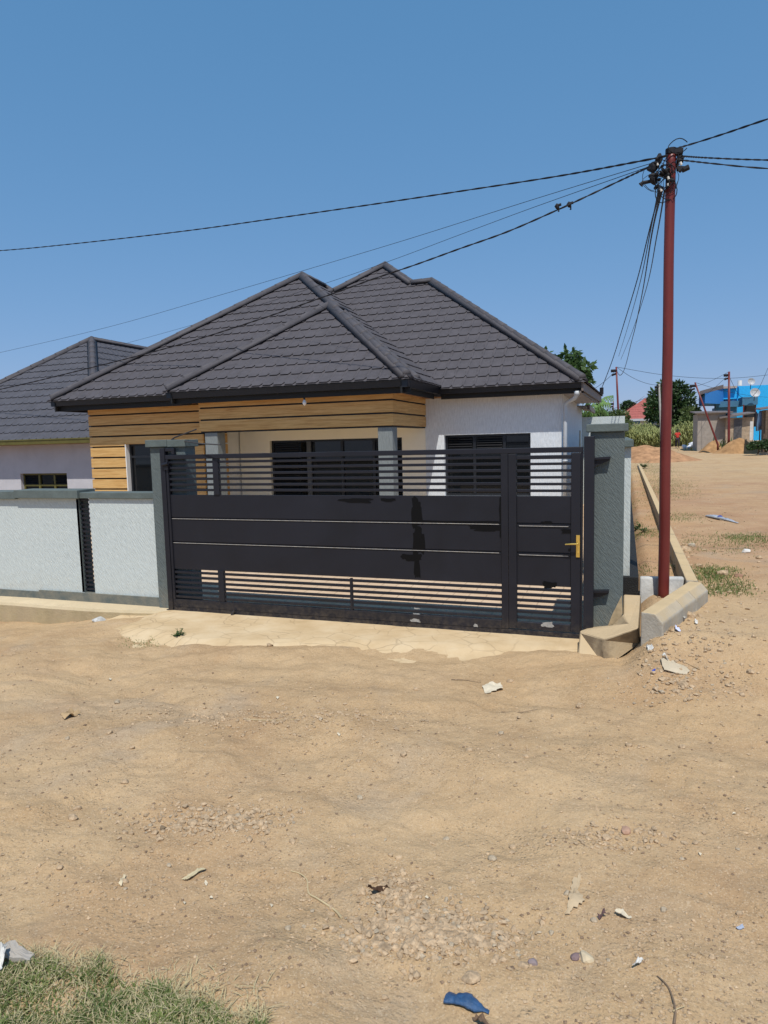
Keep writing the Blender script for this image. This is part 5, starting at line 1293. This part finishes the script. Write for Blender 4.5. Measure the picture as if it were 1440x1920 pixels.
b = MB(); pbox(b, 1354, 724, 1382, 728, 70.5, 5); b.build('roof_sheet', SOFFITW, bb)
b = MB(); pbox(b, 1342, 752, 1392, 763, 70, 1.2); pbox(b, 1342, 763, 1381, 773, 70.5, 1.0); b.build('canopy_slab', DBL, bb)
b = MB(); pbox(b, 1392, 744, 1421, 759, 68, 3); b.build('porch_canopy', DBL, bb)
b = MB(); pbox(b, 1343, 763, 1381.5, 800, 73, 4, True); b.build('lower_wall', DBL, bb)
b = MB(); pbox(b, 1395, 759.5, 1416, 785, 71.6, .3); b.build('doorway_or_shade', BLACKP, bb)
b = MB(); pbox(b, 1393, 759, 1395, 790, 68.2, .15); pbox(b, 1416, 759, 1417.5, 790, 68.2, .15); b.build('canopy_post', POLEM, bb)
for (px, py, D, sz) in ((1409, 715, 70, .36), (1416, 736, 67, .46)):
    c_ = Vector(atD(px, py, D)); dd_ = (Vector(CAM)-c_).normalized(); dd_ = (dd_+Vector((.3,0,.35))).normalized()
    ds = root('satellite_dish', tuple(c_-Vector((0,0,.8))), ('grey satellite dish on top of the blue building' if py < 720 else 'larger grey satellite dish above the porch canopy of the blue building'), 'satellite dish', 'satellite dishes')
    b = MB(); P = []; n = 24; s1 = dd_.orthogonal().normalized(); s2 = dd_.cross(s1)
    vs = [c_-dd_*.12]
    for rr in (.4, .75, 1.0):
        for i in range(n): w_ = 2*math.pi*i/n; vs.append(c_-dd_*.12*(1-rr*rr)+(s1*math.cos(w_)+s2*math.sin(w_))*sz*rr)
    fs = [(0, 1+i, 1+(i+1) % n) for i in range(n)]
    for r_ in range(2): fs += [(1+r_*n+i, 1+(r_+1)*n+i, 1+(r_+1)*n+(i+1) % n, 1+r_*n+(i+1) % n) for i in range(n)]
    b.add(vs, fs); b.build('dish', M_simple('dish grey', (.42,.43,.44), .5, .1), ds, smooth=True)
    b = MB(); b.tube([c_-dd_*.12, c_-dd_*.3-Vector((0,0,.7))], .035, 8); b.tube([c_-s2*sz*.9, c_+dd_*.42], .015, 6); b.tube([c_+dd_*.42, c_+dd_*.46], .03, 8); b.build('mount', STEEL, ds)
b = MB(); q = atD(1387, 718, 72); b.tube([(q[0],q[1],q[2]-.3),(q[0],q[1],q[2]+.25)], .22, 10); tag(b.build('water_tank', WHITEP, org=tuple(q)), 'small white tank on the roof edge of the blue building', 'tank')
# grey outbuilding and shed
GP = M_simple('weathered grey plaster', (.33,.29,.25), .9, .15, 3, bump=.3, bsc=20)
ob = root('outbuilding', tuple(foot(1335, 54)), 'grey plastered outbuilding with flat tin roof behind the leaning pole', 'outbuilding')
b = MB(); x0, x1, k, z0, z1 = pbox(b, 1308, 775, 1360, 830, 54, 4, True); b.build('wall', GP, ob)
b = MB(); b.solid8([(x0-.25,k-.3,z1+.0),(x1+.5,k-.3,z1-.02),(x1+.5,k-.3,z1+.07),(x0-.25,k-.3,z1+.09)], [(x0-.25,k+4.2,z1+.25),(x1+.5,k+4.2,z1+.2),(x1+.5,k+4.2,z1+.3),(x0-.25,k+4.2,z1+.34)]); b.build('roof', FASCIAB, ob)
sh = root('shed', tuple(foot(1385, 53)), 'low mud walled shed with a corrugated tin door', 'shed')
MUD = M_simple('mud plaster', (.40,.31,.22), .95, .25, 4, bump=.6, bsc=12)
b = MB(); x0, x1, k, z0, z1 = pbox(b, 1360.5, 783, 1413, 832, 53, 3, True); b.build('wall', MUD, sh)
b = MB(); b.solid8([(x0-.5,k-.5,z1-.05),(x1+.0,k-.5,z1+.28),(x1+.0,k-.5,z1+.36),(x0-.5,k-.5,z1+.05)], [(x0-.5,k+3,z1+.2),(x1,k+3,z1+.45),(x1,k+3,z1+.52),(x0-.5,k+3,z1+.3)]); b.build('roof', FASCIAB, sh)
b = MB(); qa, qb = atY(1376, 800, k), atY(1391, 800, k); nn = 14
for i in range(nn):
    xa = mix(qa[0], qb[0], i/nn); xb = mix(qa[0], qb[0], (i+.5)/nn); xc_ = mix(qa[0], qb[0], (i+1)/nn)
    b.box(xa, xb, k-.06, k-.01, z0+.3, z1-.1); b.box(xb, xc_, k-.035, k-.012, z0+.3, z1-.1)
b.build('tin_door', M_simple('old tin', (.20,.19,.19), .5, .3, 8, metal=.5), sh)
b = MB(); pbox(b, 1406, 790, 1412, 825, 52, .1); tag(b.build('white_sheet', M_simple('stained white cloth', (.62,.60,.56), .9, .15, 5), org=tuple(atD(1409, 810, 52))), 'stained white sheet hanging at the right end of the shed', 'cloth')
# clothes on a line
cx0 = atD(1414, 775, 54); cx1 = atD(1436, 770, 54)
cable([cx0, (cx0+cx1)/2-np.array([0,0,.05]), cx1], .012, 'clothes line right of the shed', name='clothes_line', n=5)
CM = [M_simple('dark blue cloth', (.03,.05,.11), .9, .2), M_simple('denim cloth', (.10,.17,.27), .9, .2), M_simple('black cloth', (.02,.02,.03), .9, .2)]
for i, (px, y0, y1, wpx, mi, lab) in enumerate([(1416,772,800,5,2,'black garment at the left of the clothes line'),(1421,775,808,4.5,1,'pale denim garment in the middle of the clothes line'),(1426,770,806,4.5,0,'dark blue garment right of the denim one'),(1431,770,802,4,1,'short blue garment at the right of the clothes line')]):
    k = atD(px, 790, 53.5)[1]; a0, a1 = atY(px-wpx/2, y0, k), atY(px+wpx/2, y1, k); b = MB(); n = 7; vs = []
    for j in range(9):
        for ii in range(n):
            tx, tz = ii/(n-1), j/8; vs.append((mix(a0[0], a1[0], tx)+.03*math.sin(tz*5+i), k+.05*math.sin(tx*9+i)+.03*math.sin(tz*7), mix(a0[2], a1[2], tz)))
    fs = [(j*n+ii, j*n+ii+1, (j+1)*n+ii+1, (j+1)*n+ii) for j in range(8) for ii in range(n-1)]
    b.add(vs, fs); o = b.build('garment', CM[mi], org=(float(a0[0]), float(k), float(a0[2]))); s_m = o.modifiers.new('thick', 'SOLIDIFY'); s_m.thickness = .02; tag(o, lab, 'garment', 'clothes on the line')
# building at the right edge
eb = root('brick_hut', tuple(foot(1445, 46)), 'dim brick hut with tin eave cut by the right edge', 'hut')
b = MB(); x0, x1, k, z0, z1 = pbox(b, 1432, 768, 1480, 850, 46, .9, True); b.build('wall', M_simple('mud brick with painted shade', (.13,.09,.065), .95, .4, 9, bump=.8, bsc=10), eb)  # brick colour darkened to put the hut's shade into the wall
b = MB(); b.solid8([(x0-.4,k-.9,z1-.02),(x1,k-.9,z1+.25),(x1,k-.9,z1+.33),(x0-.4,k-.9,z1+.06)], [(x0-.4,k+1.1,z1+.1),(x1,k+1.1,z1+.35),(x1,k+1.1,z1+.43),(x0-.4,k+1.1,z1+.18)]); b.build('roof', FASCIAB, eb)
b = MB(); b.box(x0+.12, x1, k-.02, k-.003, z0+.5, z1-.45); b.build('doorway_or_shade', BLACKP, eb)  # black sheet paints the shaded hollow of the open front
b = MB(); b.box(x0-.05, x0+.1, k-.85, k-.7, z0, z1-.02); b.build('porch_post', BARK, eb)
b = MB(); pa = foot(1432, 45); b.box(x0-.3, x1, k-1.0, k-.4, z0, float(gbase(x0,k))+.12); b.build('step', CONC, eb)
b = MB(); q = Vector(foot(1424, 48)); b.tube([q-Vector((0,0,.2)), q+Vector((0,0,1.9))], .04, 8); tag(b.build('wooden_post', BARK, org=tuple(q)), 'thin wooden post under the clothes line', 'post')
# dark bush by the hut
tree(foot(1420, 47), cents([(1408,838,6),(1416,834,8),(1425,835,8),(1434,832,8),(1440,836,8)], 45, seed=9), 1500, .16, 19, LEAFD, 'dark low bush by the hut step', .04, name='bush', cat='bush')
# spiky plant in front of shed
p = Vector(foot(1377, 50.5)); b = MB(); rng = np.random.RandomState(8)
for i in range(90):
    a = rng.uniform(0, 6.28); q = p+Vector((rng.uniform(-1.2,.9), rng.uniform(-.4,.4), -.05)); d = Vector((math.cos(a)*.5+.3, math.sin(a)*.4, 1)).normalized()*rng.uniform(.5,1.4); s2 = Vector((.035,.01,0))
    b.add([q-s2, q+s2, q+d*.6+s2, q+d*.6-s2, q+d+Vector((.1,0,-.1))], [(0,1,2,3),(3,2,4)])
tag(b.build('tall_grass_clump', LEAFO, org=tuple(p)), 'clump of tall pale green grass at the tin door', 'grass clump')
# white sacks
for i, (px, py, w_) in enumerate([(1284,820,.45),(1293,819,.35),(1301,814,.5)]):
    q = Vector(atD(px, py, 60)); q.z = float(gbase(q.x, q.y)); rng = np.random.RandomState(60+i)
    v = stone_verts(rng, (q.x, q.y, q.z+w_*.45), w_, .9, .15); b = MB(); b.add(v.tolist(), [tuple(f) for f in IF.tolist()])
    tag(b.build('sack', M_simple('white sack', (.68,.70,.74), .8, .1), org=tuple(q), smooth=True), ['white sack on the ground right of the walking person', 'small white sack between its two neighbours', 'tallest white sack leaning by the outbuilding corner'][i], 'sack', 'white sacks')
# low hills on the horizon
b = MB(); n = 160; vs = []
for i in range(n):
    a = R(-75)+R(150)*i/(n-1); r_ = 1500; x, y = r_*math.sin(a), r_*math.cos(a); hgt = 8+12*float(fbm(a*5, 0, 61, 4)); vs += [(x, y, -5), (x*1.03, y*1.03, hgt), (x*1.5, y*1.5, -5)]
fs = []
for i in range(n-1): fs += [(i*3, (i+1)*3, (i+1)*3+1, i*3+1), (i*3+1, (i+1)*3+1, (i+1)*3+2, i*3+2)]
b.add(vs, fs); h_ = b.build('hills', M_simple('hazy hill scrub', (.14,.16,.13), .95, .2, .01), smooth=True); h_['kind'] = 'structure'

# ------------------------------------------------------------------ person
pp = Vector(atD(1270, 838, 61)); pp.z = float(gbase(pp.x, pp.y))
person = root('person', tuple(pp), 'person in a red top and dark trousers walking on the far dirt track', 'person')
def skin_fig(name, verts, edges, rad, mt):
    me_ = bpy.data.meshes.new(name); me_.from_pydata([tuple(v) for v in verts], edges, [])
    o = bpy.data.objects.new(name, me_); S.collection.objects.link(o); o.parent = person; ORG[o.name] = pp
    md = o.modifiers.new('skin', 'SKIN'); 
    for i, r_ in enumerate(rad): me_.skin_vertices[0].data[i].radius = (r_, r_*.85)
    me_.skin_vertices[0].data[0].use_root = True
    sb = o.modifiers.new('sub', 'SUBSURF'); sb.levels = 2; sb.render_levels = 2; me_.materials.append(mt); return o
H_ = [(0,0,.88),(0,0,1.1),(0,0,1.32),(0,0,1.43),(0,-.02,1.52),(0,-.02,1.62), (.17,0,1.34),(.23,.03,1.08),(.22,-.06,.86),(.22,-.08,.78),(-.17,0,1.34),(-.24,-.02,1.08),(-.23,-.12,.86),(-.23,-.15,.78),
      (.09,0,.84),(.11,-.08,.47),(.11,.04,.08),(.11,-.10,.03),(-.09,0,.84),(-.10,.06,.47),(-.10,.16,.10),(-.10,.04,.03)]
Ed = [(0,1),(1,2),(2,3),(3,4),(4,5),(2,6),(6,7),(7,8),(8,9),(2,10),(10,11),(11,12),(12,13),(0,14),(14,15),(15,16),(16,17),(0,18),(18,19),(19,20),(20,21)]
Ra = [.12,.11,.12,.05,.085,.07,.055,.04,.03,.03,.055,.04,.03,.03,.08,.055,.04,.035,.08,.055,.04,.035]
SKIN = M_simple('dark skin', (.06,.032,.02), .6, .1)
skin_fig('body', H_, Ed, Ra, SKIN)
skin_fig('red_top', [(0,0,.86),(0,0,1.1),(0,0,1.32),(0,0,1.40),(.17,0,1.34),(.215,.02,1.15),(-.17,0,1.34),(-.22,0,1.15)], [(0,1),(1,2),(2,3),(2,4),(4,5),(2,6),(6,7)], [.155,.145,.15,.07,.075,.065,.075,.065], M_simple('red cloth', (.55,.05,.035), .9, .1))
skin_fig('trousers', [(0,0,.86),(.09,0,.82),(.11,-.08,.47),(.11,.02,.14),(-.09,0,.82),(-.10,.06,.47),(-.10,.14,.16)], [(0,1),(1,2),(2,3),(0,4),(4,5),(5,6)], [.14,.10,.075,.06,.10,.075,.06], M_simple('dark cloth', (.04,.03,.045), .9, .1))
b = MB(); hd = pp+Vector((0,-.0,1.60)); v = IV*np.array([.095,.10,.09])+np.array(hd+Vector((0,.015,.03))); b.add(v.tolist(), [tuple(f) for f in IF.tolist()]); b.build('hair', BLACKP, person, smooth=True)
S.cycles.use_denoising = True
